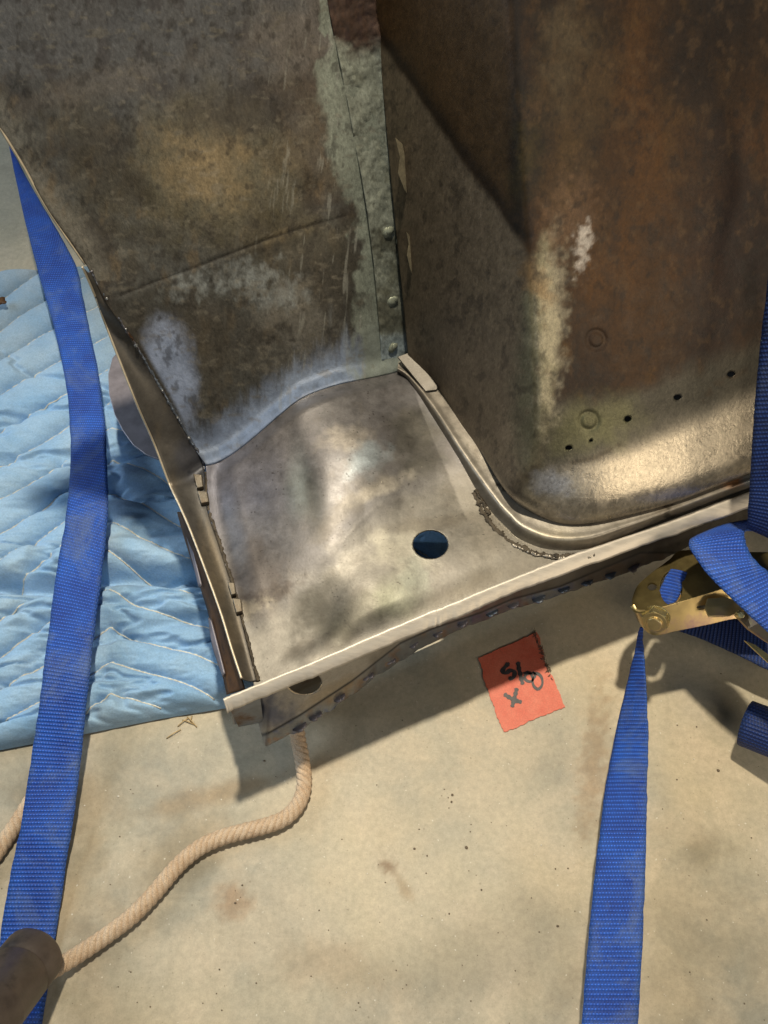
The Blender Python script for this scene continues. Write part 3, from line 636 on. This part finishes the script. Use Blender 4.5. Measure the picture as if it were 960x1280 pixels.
# crusty seam where the flange is welded on, with square tabs
a_ = np.where(fin[:, 1] > 588)[0]; b_ = np.where(fin[:, 1] < 590)[0]
mk('flange_weld', *crust_vf(rs(in3[a_]+np.array([.0012, 0, .0002]), 330, False), .0013, 13), M['crust'], shell)
mk('flange_weld', *crust_vf(rs(in3[b_]+np.array([.0004, 0, .0004]), 330, False), .0012, 14), M['blued'], shell)
cs = [in3[np.argmin(abs(fin[:, 1]-y))]+np.array([.001, -.001, .001]) for y in (372, 410, 430, 488, 520, 546, 560, 573)]
for j, c in enumerate(cs): mk('weld_spatter', *lumps_vf([c], [[.0016, .0014, .0022, .0014, .0016, .0018, .0013, .0015][j]], .8, 15+j), M['weld'], shell)
for (x0, y0, x1, y1) in ((241, 592, 254, 610), (246, 613, 261, 629), (284, 727, 295, 744), (290, 747, 303, 766)):
    q_ = [(x0, y0), (x1-2, y0+1), (x1, y1-2), (x0+5, y1)]
    prism('square_tab', P([a_[0] for a_ in q_], [a_[1] for a_ in q_], ZP+.008), .006, M['flange'], shell, .0008)

# ---- bright ground front lip
st = rs_same([(279, 873), (318, 857), (407, 820), (530, 767), (557, 757), (630, 727), (720, 692), (830, 655), (932, 617), (1180, 528)], 300)
sb = rs_same([(284, 890), (322, 874), (407, 840), (530, 788), (557, 778), (630, 746), (720, 712), (830, 673), (932, 637), (1180, 549)], 300)
wob = fbm(np.arange(300)*6.0, np.zeros(300), 34, 131, 4)*4.0; sb[:, 1] += wob; st[:, 1] += fbm(np.arange(300)*6.0, np.zeros(300), 20, 132, 3)*1.4
s_ = np.linspace(0, 1, 8)[None, :]
lx = st[:, None, 0]*(1-s_)+sb[:, None, 0]*s_; ly = st[:, None, 1]*(1-s_)+sb[:, None, 1]*s_
V = P(lx, ly, ZP+.0045-.008*s_**1.5)
lip = solid(mk('ground_front_lip', V, gridf(300, 8), M['bright'], shell), .0025, 0)
# ---- welded sill plate below the lip
low = rs_same([(296, 908), (323, 900), (331, 932), (373, 913), (413, 887), (447, 863), (473, 842), (507, 821), (560, 792), (630, 764), (705, 742), (780, 716), (833, 696), (880, 674), (950, 647), (1180, 560)], 420)
low = np.array(rs([(292, 905)]+[tuple(q_) for q_ in ((323, 900), (332, 933), (373, 913), (413, 887), (447, 863), (473, 842), (507, 821), (560, 792), (630, 764), (705, 742), (780, 716), (833, 696), (880, 674), (950, 647), (1180, 560))], 420, False))
top = rs([(286, 876), (318, 862), (407, 828), (530, 776), (630, 736), (830, 664), (932, 626), (1180, 538)], 420)
s_ = np.linspace(0, 1, 60)[None, :]
lx = top[:, None, 0]*(1-s_)+low[:, None, 0]*s_; ly = top[:, None, 1]*(1-s_)+low[:, None, 1]*s_
ly = ly + (fbm(lx, ly*0, 9, 133, 3)*5)*s_
V = P(lx, ly, .152-.087*s_)
V, keep = holes(V, 420, 60, [(380, 853, 22, 15)])
Pl = Paint(lx, ly, (146, 142, 138), .55, .38); a = fbm(lx, ly, 40, 134); b = fbm(lx, ly, 12, 135)
seam = [(331, 918), (373, 894), (440, 850), (500, 803), (540, 785), (600, 765), (640, 748), (700, 732), (800, 690)]
lowm = np.zeros_like(lx); sy = np.interp(lx, [q_[0] for q_ in seam], [q_[1] for q_ in seam]); lowm = sst(-1, 2, ly-sy)
Pl.mix(sst(.0, .3, a)*.5, (86, 74, 60)); Pl.mix(lowm*.8, (108, 114, 122), .6, .36); Pl.mix(lowm*sst(.05, .25, b)*.7, (134, 104, 80)); Pl.mix(lowm*sst(.05, .25, -b)*.7, (84, 98, 136))
Pl.blob(330, 890, 36, 20, 0, (54, 66, 98), .8, .6, .7, 14, 136); Pl.blob(420, 862, 40, 10, -28, (138, 122, 98), .6, .6, .5, 14, 137)
Pl.mix(sst(690, 740, lx)*.8, (66, 50, 36), .3, .6); Pl.mix(sst(560, 640, lx)*(1-lowm)*.7, (40, 36, 34), .4, .5)
Pl.mix(np.exp(-((ly-sy)/1.5)**2), (16, 14, 14), 0, .8)
solid(mk('welded_sill_plate', V, gridf(420, 60, keep), M['pan'], shell, paint=Pl), .0016, 0)
rm = [(380+22*math.cos(t), 853+15*math.sin(t)) for t in np.linspace(.1, math.pi-.1, 24)]
mk('cutout_rim', *tube_vf(P([q_[0] for q_ in rm], [q_[1] for q_ in rm], np.array([.152-.087*np.clip((q_[1]-np.interp(q_[0], top[:, 0], top[:, 1]))/(np.interp(q_[0], low[:, 0], low[:, 1])-np.interp(q_[0], top[:, 0], top[:, 1])), 0, 1)+.001 for q_ in rm])), .0008, 6), M['edge'], shell)
for x, y in ((373, 908), (392, 895), (422, 872), (457, 846), (485, 827), (515, 806), (545, 791), (577, 778), (612, 765), (640, 756), (672, 747), (702, 737), (732, 728), (762, 717), (790, 708)):
    c = P(x, y, .152-.087*np.clip((y-np.interp(x, top[:, 0], top[:, 1]))/(np.interp(x, low[:, 0], low[:, 1])-np.interp(x, top[:, 0], top[:, 1])), 0, 1)+.0012); k_ = rng.uniform(.8, 1.25)
    mk('spot_weld', *lumps_vf([c, c+np.array([.004, .002, 0])], [.0052*k_, .0040*k_], .28, int(x)), M['blued'] if x % 3 == 0 else M['grey'], shell)
prism('bent_corner_lug', [P(x, y, z) for x, y, z in ((285, 882, .15), (325, 872, .15), (329, 902, .088), (298, 908, .09))], .002, M['blued'], shell, .0004)
# panel added below the pan to block light from behind
ra = rs([(330, 850), (530, 760), (720, 680), (932, 600), (1180, 515)], 40); ra3 = P(ra[:, 0], ra[:, 1], .150); rb3 = ra3.copy(); ra3[:, 1] += .014; rb3 = ra3.copy(); rb3[:, 2] = .010
t = np.linspace(0, 1, 5)[None, :, None]; solid(mk('light_block_panel', ra3[:, None]*(1-t)+rb3[:, None]*t, gridf(40, 5), M['darksteel'], shell), .0015, 0)

# ================================================================== BLANKET
NX, NY = 760, 640
xs = np.linspace(-1.0, .34, NX); ys = np.linspace(.16, .92, NY); X, Y = np.meshgrid(xs, ys)
edge_px = [(-300, 990), (-60, 945), (0, 937), (105, 917), (200, 898), (285, 884), (330, 850), (430, 790), (620, 700), (760, 650), (900, 600)]
ep = P([q_[0] for q_ in edge_px], [q_[1] for q_ in edge_px], .004)
yb = np.interp(X, ep[:, 0], ep[:, 1])
Yr = Y.copy(); t_ = np.linspace(0, 1, NY)[:, None]; yt = P(np.array([-200., 0, 100, 400]), np.array([352., 338, 332, 300]), .015)
ytop = np.interp(X[0], yt[:, 0], yt[:, 1])[None]; ytop = np.maximum(ytop, .86)
Y = yb[0:1]*(1-t_)+ytop*t_ if False else (np.interp(xs, ep[:, 0], ep[:, 1])[None]*(1-t_)+ytop*t_)
bx_, by_, _ = proj(np.stack([X, Y, 0*X+.03], -1))
# zigzag stitch rows, in pixels of the sheet's own lay-out
def zig(x):
    peak = 138; per = 300; u = (x-peak)
    ph = np.abs(((u+per/2) % per)-per/2)
    return np.where(((u/(per)+.5) % 1.0) < .5, .62, .42)*ph
def row(x, y): return y - zig(x) + 6*np.sin(x/37.0+y/61.0)
sp_ = 41.0; rv = row(bx_, by_); fr_ = np.abs(((rv/sp_) % 1.0)-.5)*2     # 1 at a row of stitching
puff = .007*np.sqrt(np.clip(1-fr_**2, 0, 1))
z = .022+puff*1.9
z += .007*fbm(bx_, by_, 90, 201, 3) + .0045*fbm(bx_, by_, 34, 202, 4, .35, 1.2)
wr = fbm(bx_, by_, 22, 203, 4, .30, 1.5); z += .0065*wr*sst(400, 540, by_)*(1-sst(850, 910, by_)); rg_ = 1-np.abs(fbm(bx_+by_*.5, by_, 60, 213, 4, .35, 1.3))*2; z += .0032*fbm(bx_, by_, 9, 214, 3, .45, 1.3)*(.35+.65*sst(400, 560, by_)); z -= .008*sst(.88, 1.0, rg_)*sst(380, 520, by_)
fold = by_-(733-.05*bx_+4*np.sin(bx_/30.)); z += .016*np.exp(-((fold+30)/26)**2) - .030*np.exp(-(fold/10)**2) + .012*np.exp(-((fold-30)/26)**2)
for (cy, s2) in ((640, .14), (606, -.02), (680, .05), (820, .18)):
    z += -.007*np.exp(-((by_-cy+s2*bx_)/7)**2)*sst(-40, 90, bx_+20*np.sin(by_/9.))
z *= np.sqrt(np.clip(1-(1-np.clip((Y-yb)/.022, 0, 1))**2, 0, 1))*sst(0, .03, ytop-Y+.004)
z = np.clip(z, .0015, .052)
z = np.minimum(z, np.where(X > -.10, .045, 1))
Pq = Paint(bx_, by_, (255, 255, 255), 0, .8)
Pq.mix((1-sst(380, 520, by_+bx_*.3))*.55, (255, 228, 205)); Pq.mix(sst(.0, .3, fbm(bx_, by_, 60, 204))*.3, (200, 215, 225))
vb = np.stack([X, Y, z], -1).reshape(-1, 3); fb = gridf(NY, NX)
parts = [(vb, fb.tolist(), 0)]
def bz(xw, yw):
    i = (xw-xs[0])/(xs[-1]-xs[0])*(NX-1); i = np.clip(i, 0, NX-2); i0 = i.astype(int); fx_ = i-i0
    e0 = np.interp(xw, ep[:, 0], ep[:, 1]); e1 = np.interp(xw, xs, ytop[0]); j = np.clip((yw-e0)/(e1-e0), 0, 1)*(NY-1); j0 = np.clip(j.astype(int), 0, NY-2); fy_ = j-j0
    return (z[j0, i0]*(1-fx_)+z[j0, i0+1]*fx_)*(1-fy_)+(z[j0+1, i0]*(1-fx_)+z[j0+1, i0+1]*fx_)*fy_
for k_ in range(-2, 34):
    x = np.arange(-150, 760, 2.5); y0 = (k_)*sp_
    y = np.full_like(x, y0, float)+zig(x)
    for _ in range(6): y = y0+zig(x)-6*np.sin(x/37.0+y/61.0)
    # fr_=1 where rv/sp is an integer
    w3 = P(x, y, .03); ok = (w3[:, 0] > xs[0]+.01) & (w3[:, 0] < xs[-1]-.01) & (w3[:, 1] > np.interp(w3[:, 0], ep[:, 0], ep[:, 1])+.006) & (w3[:, 1] < np.interp(w3[:, 0], xs, ytop[0])-.006)
    idx = np.where(ok)[0]
    if len(idx) < 8: continue
    for run in np.split(idx, np.where(np.diff(idx) > 1)[0]+1):
        if len(run) < 5: continue
        q_ = w3[run].copy(); q_[:, 2] = bz(q_[:, 0], q_[:, 1])+.0004
        wave = 1+.35*np.sin(np.arange(len(run))*2.4)
        v_, f_ = tube_vf(q_, .00085*wave, 5); parts.append((v_, f_, 1))
v_, f_, mi = merge(parts)
Pq2 = Paint(np.zeros(len(v_)), np.zeros(len(v_)), (255, 255, 255), 0, .8); Pq2.c[:len(vb)] = Pq.c.reshape(-1, 3)
bl = mk('moving_blanket', v_, f_, None, None, paint=Pq2, mats=[M['blanket'], M['thread']], midx=mi)
tag(bl, 'light blue quilted moving blanket with white zigzag stitching lying on the concrete at left', 'blanket')

# ================================================================== STRAPS
def ribbon(name, L, R, zl, zr, n, mat, thick=.0016, label=None, cat='strap', zfun=None, edge_only=False):
    L = rs_same(L, n); R = rs_same(R, n)
    kz = np.linspace(0, 1, n); q0 = np.arange(n)*1.0; L[:, 0] += fbm(q0, q0*0+len(label or ''), 5, 401, 3)*2.2; R[:, 0] += fbm(q0, q0*0+3+len(label or ''), 5, 402, 3)*2.2
    zl_ = np.interp(kz, np.linspace(0, 1, len(zl)), zl); zr_ = np.interp(kz, np.linspace(0, 1, len(zr)), zr)
    A = P(L[:, 0], L[:, 1], zl_); B = P(R[:, 0], R[:, 1], zr_); m = 12
    t = np.linspace(0, 1, m)[None, :, None]; V = A[:, None]*(1-t)+B[:, None]*t
    V[..., 2] += .0012*np.sin(t[..., 0]*np.pi)
    cl = (A+B)/2; s = np.concatenate([[0], np.cumsum(np.linalg.norm(np.diff(cl, axis=0), axis=1))])
    uv = np.stack([np.broadcast_to(t[..., 0]*.05, (n, m)), np.broadcast_to(s[:, None], (n, m))], -1)
    o = mk(name, V, gridf(n, m), mat, None, uv=uv); solid(o, thick, 0)
    if label: tag(o, label, cat, 'blue ratchet straps')
    return o
LL = [(2, 150), (12, 182), (28, 260), (45, 330), (62, 390), (75, 440), (84, 490), (88, 540), (89, 580), (85, 625), (79, 670), (70, 720), (62, 780), (55, 835), (49, 885), (42, 930), (34, 985), (26, 1035), (15, 1085), (5, 1140), (0, 1180), (-6, 1230), (-12, 1290), (-20, 1350)]
LR = [(8, 158), (24, 205), (62, 272), (95, 332), (106, 385), (118, 440), (126, 490), (132, 540), (134, 585), (135, 640), (131, 685), (125, 735), (118, 790), (112, 845), (107, 890), (103, 935), (97, 985), (90, 1035), (82, 1085), (74, 1140), (68, 1180), (60, 1230), (51, 1290), (42, 1350)]
ribbon('ratchet_strap', LL, LR, [.07]*9+[.066, .063, .061, .060, .056, .046, .034, .024, .020, .014, .007]+[.004]*4, [.075]*9+[.068, .065, .063, .060, .054, .042, .030, .022, .018, .010, .006]+[.004]*4, 320, M['web'],
       label='long royal blue webbing strap running down over the quilted blanket to the dark pipe')
ribbon('ratchet_strap', [(799, 785), (796, 805), (785, 850), (769, 920), (758, 980), (750, 1040), (742, 1105), (735, 1180), (727, 1280), (722, 1350)],
       [(803, 785), (804, 805), (807, 850), (810, 920), (809, 980), (808, 1040), (806, 1105), (803, 1180), (797, 1280), (792, 1350)],
       [.10, .085, .06, .04, .035, .035, .035, .035, .04, .04], [.10, .09, .08, .065, .055, .05, .045, .045, .045, .045], 240, M['web'],
       label='twisted royal blue webbing strap hanging from the gold ratchet down over bare concrete')
ribbon('ratchet_strap', [(985, 120), (972, 250), (958, 370), (950, 440), (943, 520), (938, 600), (934, 660)], [(1060, 120), (1045, 250), (1030, 370), (1020, 440), (1012, 520), (1004, 600), (996, 690)],
       [.50, .42, .36, .32, .28, .23, .19], [.52, .45, .39, .35, .31, .26, .21], 160, M['webdark'],
       label='shade-dark blue webbing coming down the right border in front of the rusty tub')
# loop over the ratchet
ribbon('ratchet_strap', [(950, 650), (925, 652), (895, 660), (868, 672), (861, 680), (868, 694), (885, 718), (912, 745), (940, 772), (965, 795), (1000, 830)],
       [(1010, 640), (990, 650), (950, 662), (935, 662), (930, 668), (936, 690), (948, 705), (965, 720), (985, 745), (1010, 770), (1040, 800)],
       [.125, .14, .16, .172, .178, .182, .182, .180, .178, .175, .17], [.125, .14, .165, .178, .184, .190, .190, .186, .184, .18, .175], 140, M['web'], .0022,
       label='folded loop of royal blue webbing doubled over the top of the gold ratchet')
ribbon('ratchet_strap', [(846, 788), (880, 800), (920, 818), (962, 838), (1040, 870)], [(850, 770), (885, 772), (925, 775), (965, 785), (1040, 810)],
       [.05, .05, .05, .05, .05], [.05, .05, .05, .05, .05], 90, M['webdark'],
       label='shade-dark blue webbing lying in shadow just below the gold ratchet')
# coiled strap end at right edge
def coil():
    ang = np.linspace(0, 5*np.pi, 150); r = .010+.0030*ang/np.pi*1.6/1.6
    c = P(964, 918, .042); ax = np.array([.75, -.5, .4]); ax /= np.linalg.norm(ax); sd_ = np.cross(ax, [0, 0, 1.]); sd_ /= np.linalg.norm(sd_); up_ = np.cross(sd_, ax)
    V = []; n = len(ang)
    for k2 in range(8):
        for_ = (k2/7-.5)*.050
        V.append(c[None]+ax*for_+(np.cos(ang)*r)[:, None]*sd_+(np.sin(ang)*r)[:, None]*up_)
    V = np.stack(V, 1); s = np.cumsum(np.r_[0, np.linalg.norm(np.diff(V[:, 0], axis=0), axis=1)])
    uv = np.stack([np.broadcast_to(np.linspace(0, .05, 8)[None], (n, 8)), np.broadcast_to(s[:, None], (n, 8))], -1)
    o = mk('strap_coil', V, gridf(n, 8), M['webdark'], uv=uv); solid(o, .0015, 0)
    tag(o, 'darkened blue rolled-up end of strap standing on concrete at the right border', 'strap')
coil()

# ================================================================== RATCHET
rt = empty('ratchet_buckle', tuple(P(850, 760, .11)), 'gold zinc plated ratchet buckle with hex bolt and slotted side plate, hung beside the sill', 'ratchet')
def poly(name, pts, mat, thick=.002, bev=.0006, parent=rt):
    return prism(name, [P(x, y, z) for x, y, z in pts], thick, mat, parent, bev)
def plate_with(name, quadtop, quadbot, zt, zb, hs, mat, n=160, m=60):
    A = rs_same(quadtop, n); B = rs_same(quadbot, n); s = np.linspace(0, 1, m)[None]
    gx = A[:, None, 0]*(1-s)+B[:, None, 0]*s; gy = A[:, None, 1]*(1-s)+B[:, None, 1]*s
    V = P(gx, gy, zt*(1-s)+zb*s+0*gx); V, keep = holes(V, n, m, hs)
    return bevel(solid(mk(name, V, gridf(n, m, keep), mat, rt), .0022, -1), .0005)
fold_ = [(790, 757), (797, 764), (815, 762), (845, 754), (880, 743), (925, 730), (975, 716)]
plate_with('upper_side_plate', [(790, 748), (797, 732), (812, 718), (836, 700), (852, 688), (900, 690), (975, 690)], fold_, .112, .135, [(815, 733, 6, 5), (839, 735, 14, 21)], M['golddark'])
plate_with('lower_side_plate', fold_, [(791, 760), (800, 780), (817, 794), (845, 789), (885, 781), (925, 773), (975, 776)], .135, .112, [(888, 759, 17, 2.6)], M['gold'])
poly('plate_tab', [(884, 748, .136), (905, 746, .137), (930, 752, .136), (930, 764, .133), (912, 770, .130), (886, 771, .130), (881, 760, .133)], M['gold'], .002, .0008)
# webbing wound on the spool, seen through the slot
wd_ = ribbon('spool_webbing', [(838, 712), (832, 722), (826, 735), (823, 745), (824, 756)], [(858, 716), (854, 728), (850, 740), (846, 750), (840, 757)], [.124]*3, [.124]*3, 40, M['web'], .003)
wd_.parent = rt; wd_.matrix_parent_inverse = rt.matrix_world.inverted()
def cyl(name, c, ax, r0, r1, l_, mat, n=24, parent=rt, prof=None):
    ax = np.array(ax, float); ax /= np.linalg.norm(ax); a = np.cross(ax, [0, 0, 1.0]) if abs(ax[2]) < .95 else np.array([1., 0, 0]); a -= ax*(a@ax); a /= np.linalg.norm(a); b = np.cross(ax, a)
    prof = prof or [(r0, 0), (r1, l_)]; th = np.linspace(0, 2*np.pi, n, endpoint=False); V = []
    for r_, h_ in prof: V += [c+ax*h_+r_*(math.cos(t)*a+math.sin(t)*b) for t in th]
    f = [(i*n+j, i*n+(j+1) % n, (i+1)*n+(j+1) % n, (i+1)*n+j) for i in range(len(prof)-1) for j in range(n)]
    f += [tuple(range(n))[::-1], tuple(range((len(prof)-1)*n, len(prof)*n))]
    o = mk(name, V, f, mat, parent, smooth=False); bevel(o, .0004); return o
bax = np.array([-.40, -.80, .45]); bax /= np.linalg.norm(bax); bc = P(820, 771, .126)
cyl('washer', bc, bax, .0135, .0135, .0016, M['nut'], 32)
nut = cyl('hex_nut', bc+bax*.0016, bax, .0135, .0130, .008, M['nut'], 6)
cyl('bolt_end', bc+bax*.0092, bax, .0085, .0075, .0045, M['gold'], 28, prof=[(.0115, 0), (.0115, .001), (.0078, .0015), (.0074, .0045), (.0060, .0052)])
poly('handle_plate', [(918, 768, .140), (932, 762, .142), (950, 778, .145), (985, 800, .150), (985, 818, .145), (955, 800, .140), (935, 786, .137)], M['gold'], .0025, .0008)
poly('handle_plate', [(930, 800, .11), (945, 806, .112), (965, 822, .115), (985, 838, .115), (985, 842, .112), (960, 828, .11)], M['nut'], .002, .0006)
cyl('hinge_rivet', P(925, 768, .142), (-.1, -.5, .8), .0045, .003, .004, M['nut'], 18)
cyl('spool_axle', P(845, 745, .112), (.8, .5, -.1), .008, .008, .06, M['nut'], 20)

# ================================================================== ROPE, PIPE
def rope(pts, rad, name, label, dense=.0015):
    p = np.array([P(x, y, z) for x, y, z in pts]); p = rs(p, 400)
    s = np.concatenate([[0], np.cumsum(np.linalg.norm(np.diff(p, axis=0), axis=1))]); n = max(int(s[-1]/dense), 60)
    p = rs(p, n, False); kk = np.ones(9)/9; p = np.stack([np.convolve(np.pad(p[:, k_], 4, 'edge'), kk, 'valid') for k_ in range(3)], 1)
    s = np.linspace(0, s[-1], n)
    t = np.gradient(p, axis=0); t /= np.linalg.norm(t, axis=1)[:, None]; a = np.cross(t, [0, 0, 1.0]); a /= np.linalg.norm(a, axis=1)[:, None]; b = np.cross(a, t)
    parts = []
    for k_ in range(4):
        ph = 2*np.pi*(s/.027+k_/4)
        parts.append(tube_vf(p+(np.cos(ph)[:, None]*a+np.sin(ph)[:, None]*b)*rad*.60, rad*.46*(1+.04*np.sin(s*900+k_)), 9))
    rg = np.random.RandomState(4)                 # loose fibres
    for _ in range(int(n*.5)):
        i = rg.randint(2, n-2); th = rg.uniform(0, np.pi); c = p[i]+(math.cos(th)*a[i]+math.sin(th)*b[i])*rad*.98
        d = t[i]*rg.uniform(-1, 1)+(math.cos(th)*a[i]+math.sin(th)*b[i])*rg.uniform(.1, .5)
        parts.append(tube_vf([c, c+d*.002, c+d*rg.uniform(.003, .006)], .00013, 3))
    v, f, _ = merge(parts); o = mk(name, v, f, M['rope']); tag(o, label, 'rope', 'twisted tan ropes'); return o
rope([(366, 880, .05), (370, 905, .035), (374, 930, .020), (379, 958, .011), (380, 985, .009), (371, 1008, .009), (352, 1025, .009), (318, 1036, .009), (282, 1045, .009), (250, 1059, .009), (222, 1082, .009), (195, 1114, .009), (164, 1146, .009), (125, 1175, .009), (90, 1198, .012), (60, 1216, .018)],
     .0076, 'rope', 'thick tan twisted rope curving over concrete from the steel sill to the dark pipe')
rope([(48, 985, .0075), (28, 1018, .0078), (10, 1045, .0085), (-15, 1080, .009), (-60, 1130, .009)], .0075, 'rope', 'short visible length of tan rope left of the blue strap above the pipe')
def pipe():
    a0 = P(44, 1192, .030); a1 = P(-120, 1400, .150); ax = a1-a0; ln = np.linalg.norm(ax); ax /= ln; ro, ri = .0275, .0225
    a = np.cross(ax, [0, 0, 1.0]); a /= np.linalg.norm(a); b = np.cross(a, ax); th = np.linspace(0, 2*np.pi, 64, endpoint=False)
    prof = [(ri, ln), (ri, 0.001), (ri+.001, 0), (ro-.002, -.0003), (ro-.0004, .0015), (ro, .004), (ro, .022), (ro-.0009, .0232), (ro-.0009, .0245), (ro, .0258), (ro, .060), (ro+.0006, .062), (ro, .064), (ro, ln)]
    V = [a0+ax*h_+r_*(1+.006*math.sin(3*t+h_*40))*(math.cos(t)*a+math.sin(t)*b) for r_, h_ in prof for t in th]; n = 64
    f = [(i*n+j, i*n+(j+1) % n, (i+1)*n+(j+1) % n, (i+1)*n+j) for i in range(len(prof)-1) for j in range(n)]
    o = mk('steel_pipe', V, f, M['pipe']); tag(o, 'short dark brown rusty pipe lying on the blue strap in the bottom left corner', 'pipe')
pipe()

# ================================================================== RED TAPE
def tape():
    outl = [(598, 823), (620, 813), (645, 802), (671, 790), (675, 798), (676, 808), (680, 815), (680, 826), (684, 832), (686, 840), (692, 846), (697, 862), (702, 872), (706, 884), (690, 890), (660, 902), (645, 910), (630, 915), (624, 902), (620, 893), (618, 884), (613, 872), (609, 860), (604, 848), (604, 840)]
    q = rs(outl+[outl[0]], 160, False)[:-1]; q += np.random.RandomState(2).uniform(-.7, .7, q.shape)
    p = P(q[:, 0], q[:, 1], .0014); o = prism('red_tape_square', p, .0010, M['tape'], None, 0)
    tag(o, 'square of red tape stuck on the concrete with black marker writing and a frayed edge', 'tape'); return o
tp = tape()
def cpx(x, y): return 590+x/7.385, 780+y/7.385
def stroke(parts, pts, wd=2.1):
    q = np.array([cpx(*a) for a in pts]); q = rs(q, 40); t = np.gradient(q, axis=0); t /= np.linalg.norm(t, axis=1)[:, None]+1e-9; n = np.stack([-t[:, 1], t[:, 0]], 1)
    ww = wd*(1+.18*np.sin(np.arange(40)*.7))[:, None]; ww[:2] *= .6; ww[-2:] *= .6
    A = q+n*ww; B = q-n*ww; stroke.z += .00006; a3 = P(A[:, 0], A[:, 1], stroke.z); b3 = P(B[:, 0], B[:, 1], stroke.z)
    parts.append((np.stack([a3, b3], 1).reshape(-1, 3), [(2*i, 2*i+1, 2*i+3, 2*i+2) for i in range(39)]))
stroke.z = .0017
five = []; stroke(five, [(345, 358), (310, 392), (282, 436), (312, 452), (352, 430), (388, 440), (392, 470), (372, 500), (336, 498)], 2.6)
slash = []; stroke(slash, [(424, 348), (432, 400), (445, 460), (458, 515), (470, 560)], 2.6)
eight = []; stroke(eight, [(475, 455), (520, 445), (550, 470), (560, 520), (520, 530), (485, 500), (500, 465), (550, 455), (610, 460), (645, 500), (648, 560), (612, 602), (572, 575), (560, 520), (585, 470), (560, 440)], 1.7)
ex = []; stroke(ex, [(295, 645), (350, 680), (400, 705), (460, 722)], 2.5); stroke(ex, [(415, 590), (400, 650), (385, 710), (370, 768)], 2.5)
for nm, pr in (('digit_five', five), ('slash', slash), ('digit_eight', eight), ('letter_x', ex)):
    v, f, _ = merge(pr); o = mk(nm, v, f, M['ink'], None, smooth=False); o.parent = tp
    
# frayed black threads on the tape edge
pr = []; rg = np.random.RandomState(9)
for _ in range(70):
    x = rg.uniform(668, 690); y = 795+(x-670)*2.6+rg.uniform(-6, 6); a = P(x, y, .0018); d = np.array([rg.uniform(-1, .4), rg.uniform(-1, 1), rg.uniform(0, .3)])
    pr.append(tube_vf([a, a+d*.002, a+d*.004+np.array([0, 0, -.0003])], rg.uniform(.0002, .0005), 4))
v, f, _ = merge(pr); o = mk('frayed_edge', v, f, M['grit']); o.parent = tp

# ================================================================== SMALL LITTER
pr = []
for a, b_ in (((222, 908), (236, 897)), ((228, 900), (243, 906)), ((234, 896), (246, 909)), ((208, 923), (226, 912)), ((238, 902), (240, 895))):
    pr.append(tube_vf(P([a[0], (a[0]+b_[0])/2, b_[0]], [a[1], (a[1]+b_[1])/2-1, b_[1]], np.array([.001, .003, .001])), .0006, 5))
v, f, _ = merge(pr); tag(mk('wood_splinters', v, f, M['straw']), 'small heap of pale wood splinters on concrete below the blanket edge', 'splinters')
v, f = lumps_vf([P(1, 376, .046), P(5, 378, .047)], [.007, .004], .35, 5); tag(mk('dry_leaf', v, f, M['rust']), 'small curled brown leaf on the blanket at the left border', 'leaf')
pr = []; pr2 = []; rg = np.random.RandomState(12)
for _ in range(230):
    x = rg.uniform(0, 960); y = rg.uniform(890, 1290) if rg.rand() < .85 else rg.uniform(760, 900)
    if y < 935 and x < 290: continue
    c = P(x, y, .0004); r_ = rg.uniform(.0003, .0008)*(2.2 if rg.rand() < .06 else 1)
    (pr if rg.rand() < .8 else pr2).append(lumps_vf([c], [r_], .5, rg.randint(9999)))
for cx, cy, n, s1 in ((292, 1118, 4, 9), (560, 1000, 3, 12)):
    for _ in range(n):
        c = P(cx+rg.normal(0, s1), cy+rg.normal(0, s1), .0004); pr.append(lumps_vf([c], [rg.uniform(.0004, .0012)], .35, rg.randint(9999)))
v, f, _ = merge(pr); v2, f2, _ = merge(pr2); v, f, mi = merge([(v, f, 0), (v2, f2, 1)])
tag(mk('floor_grit', v, f, None, mats=[M['grit'], M['palegrit']], midx=mi), 'scattered dark and pale grit specks over the concrete', 'grit', kind='stuff')
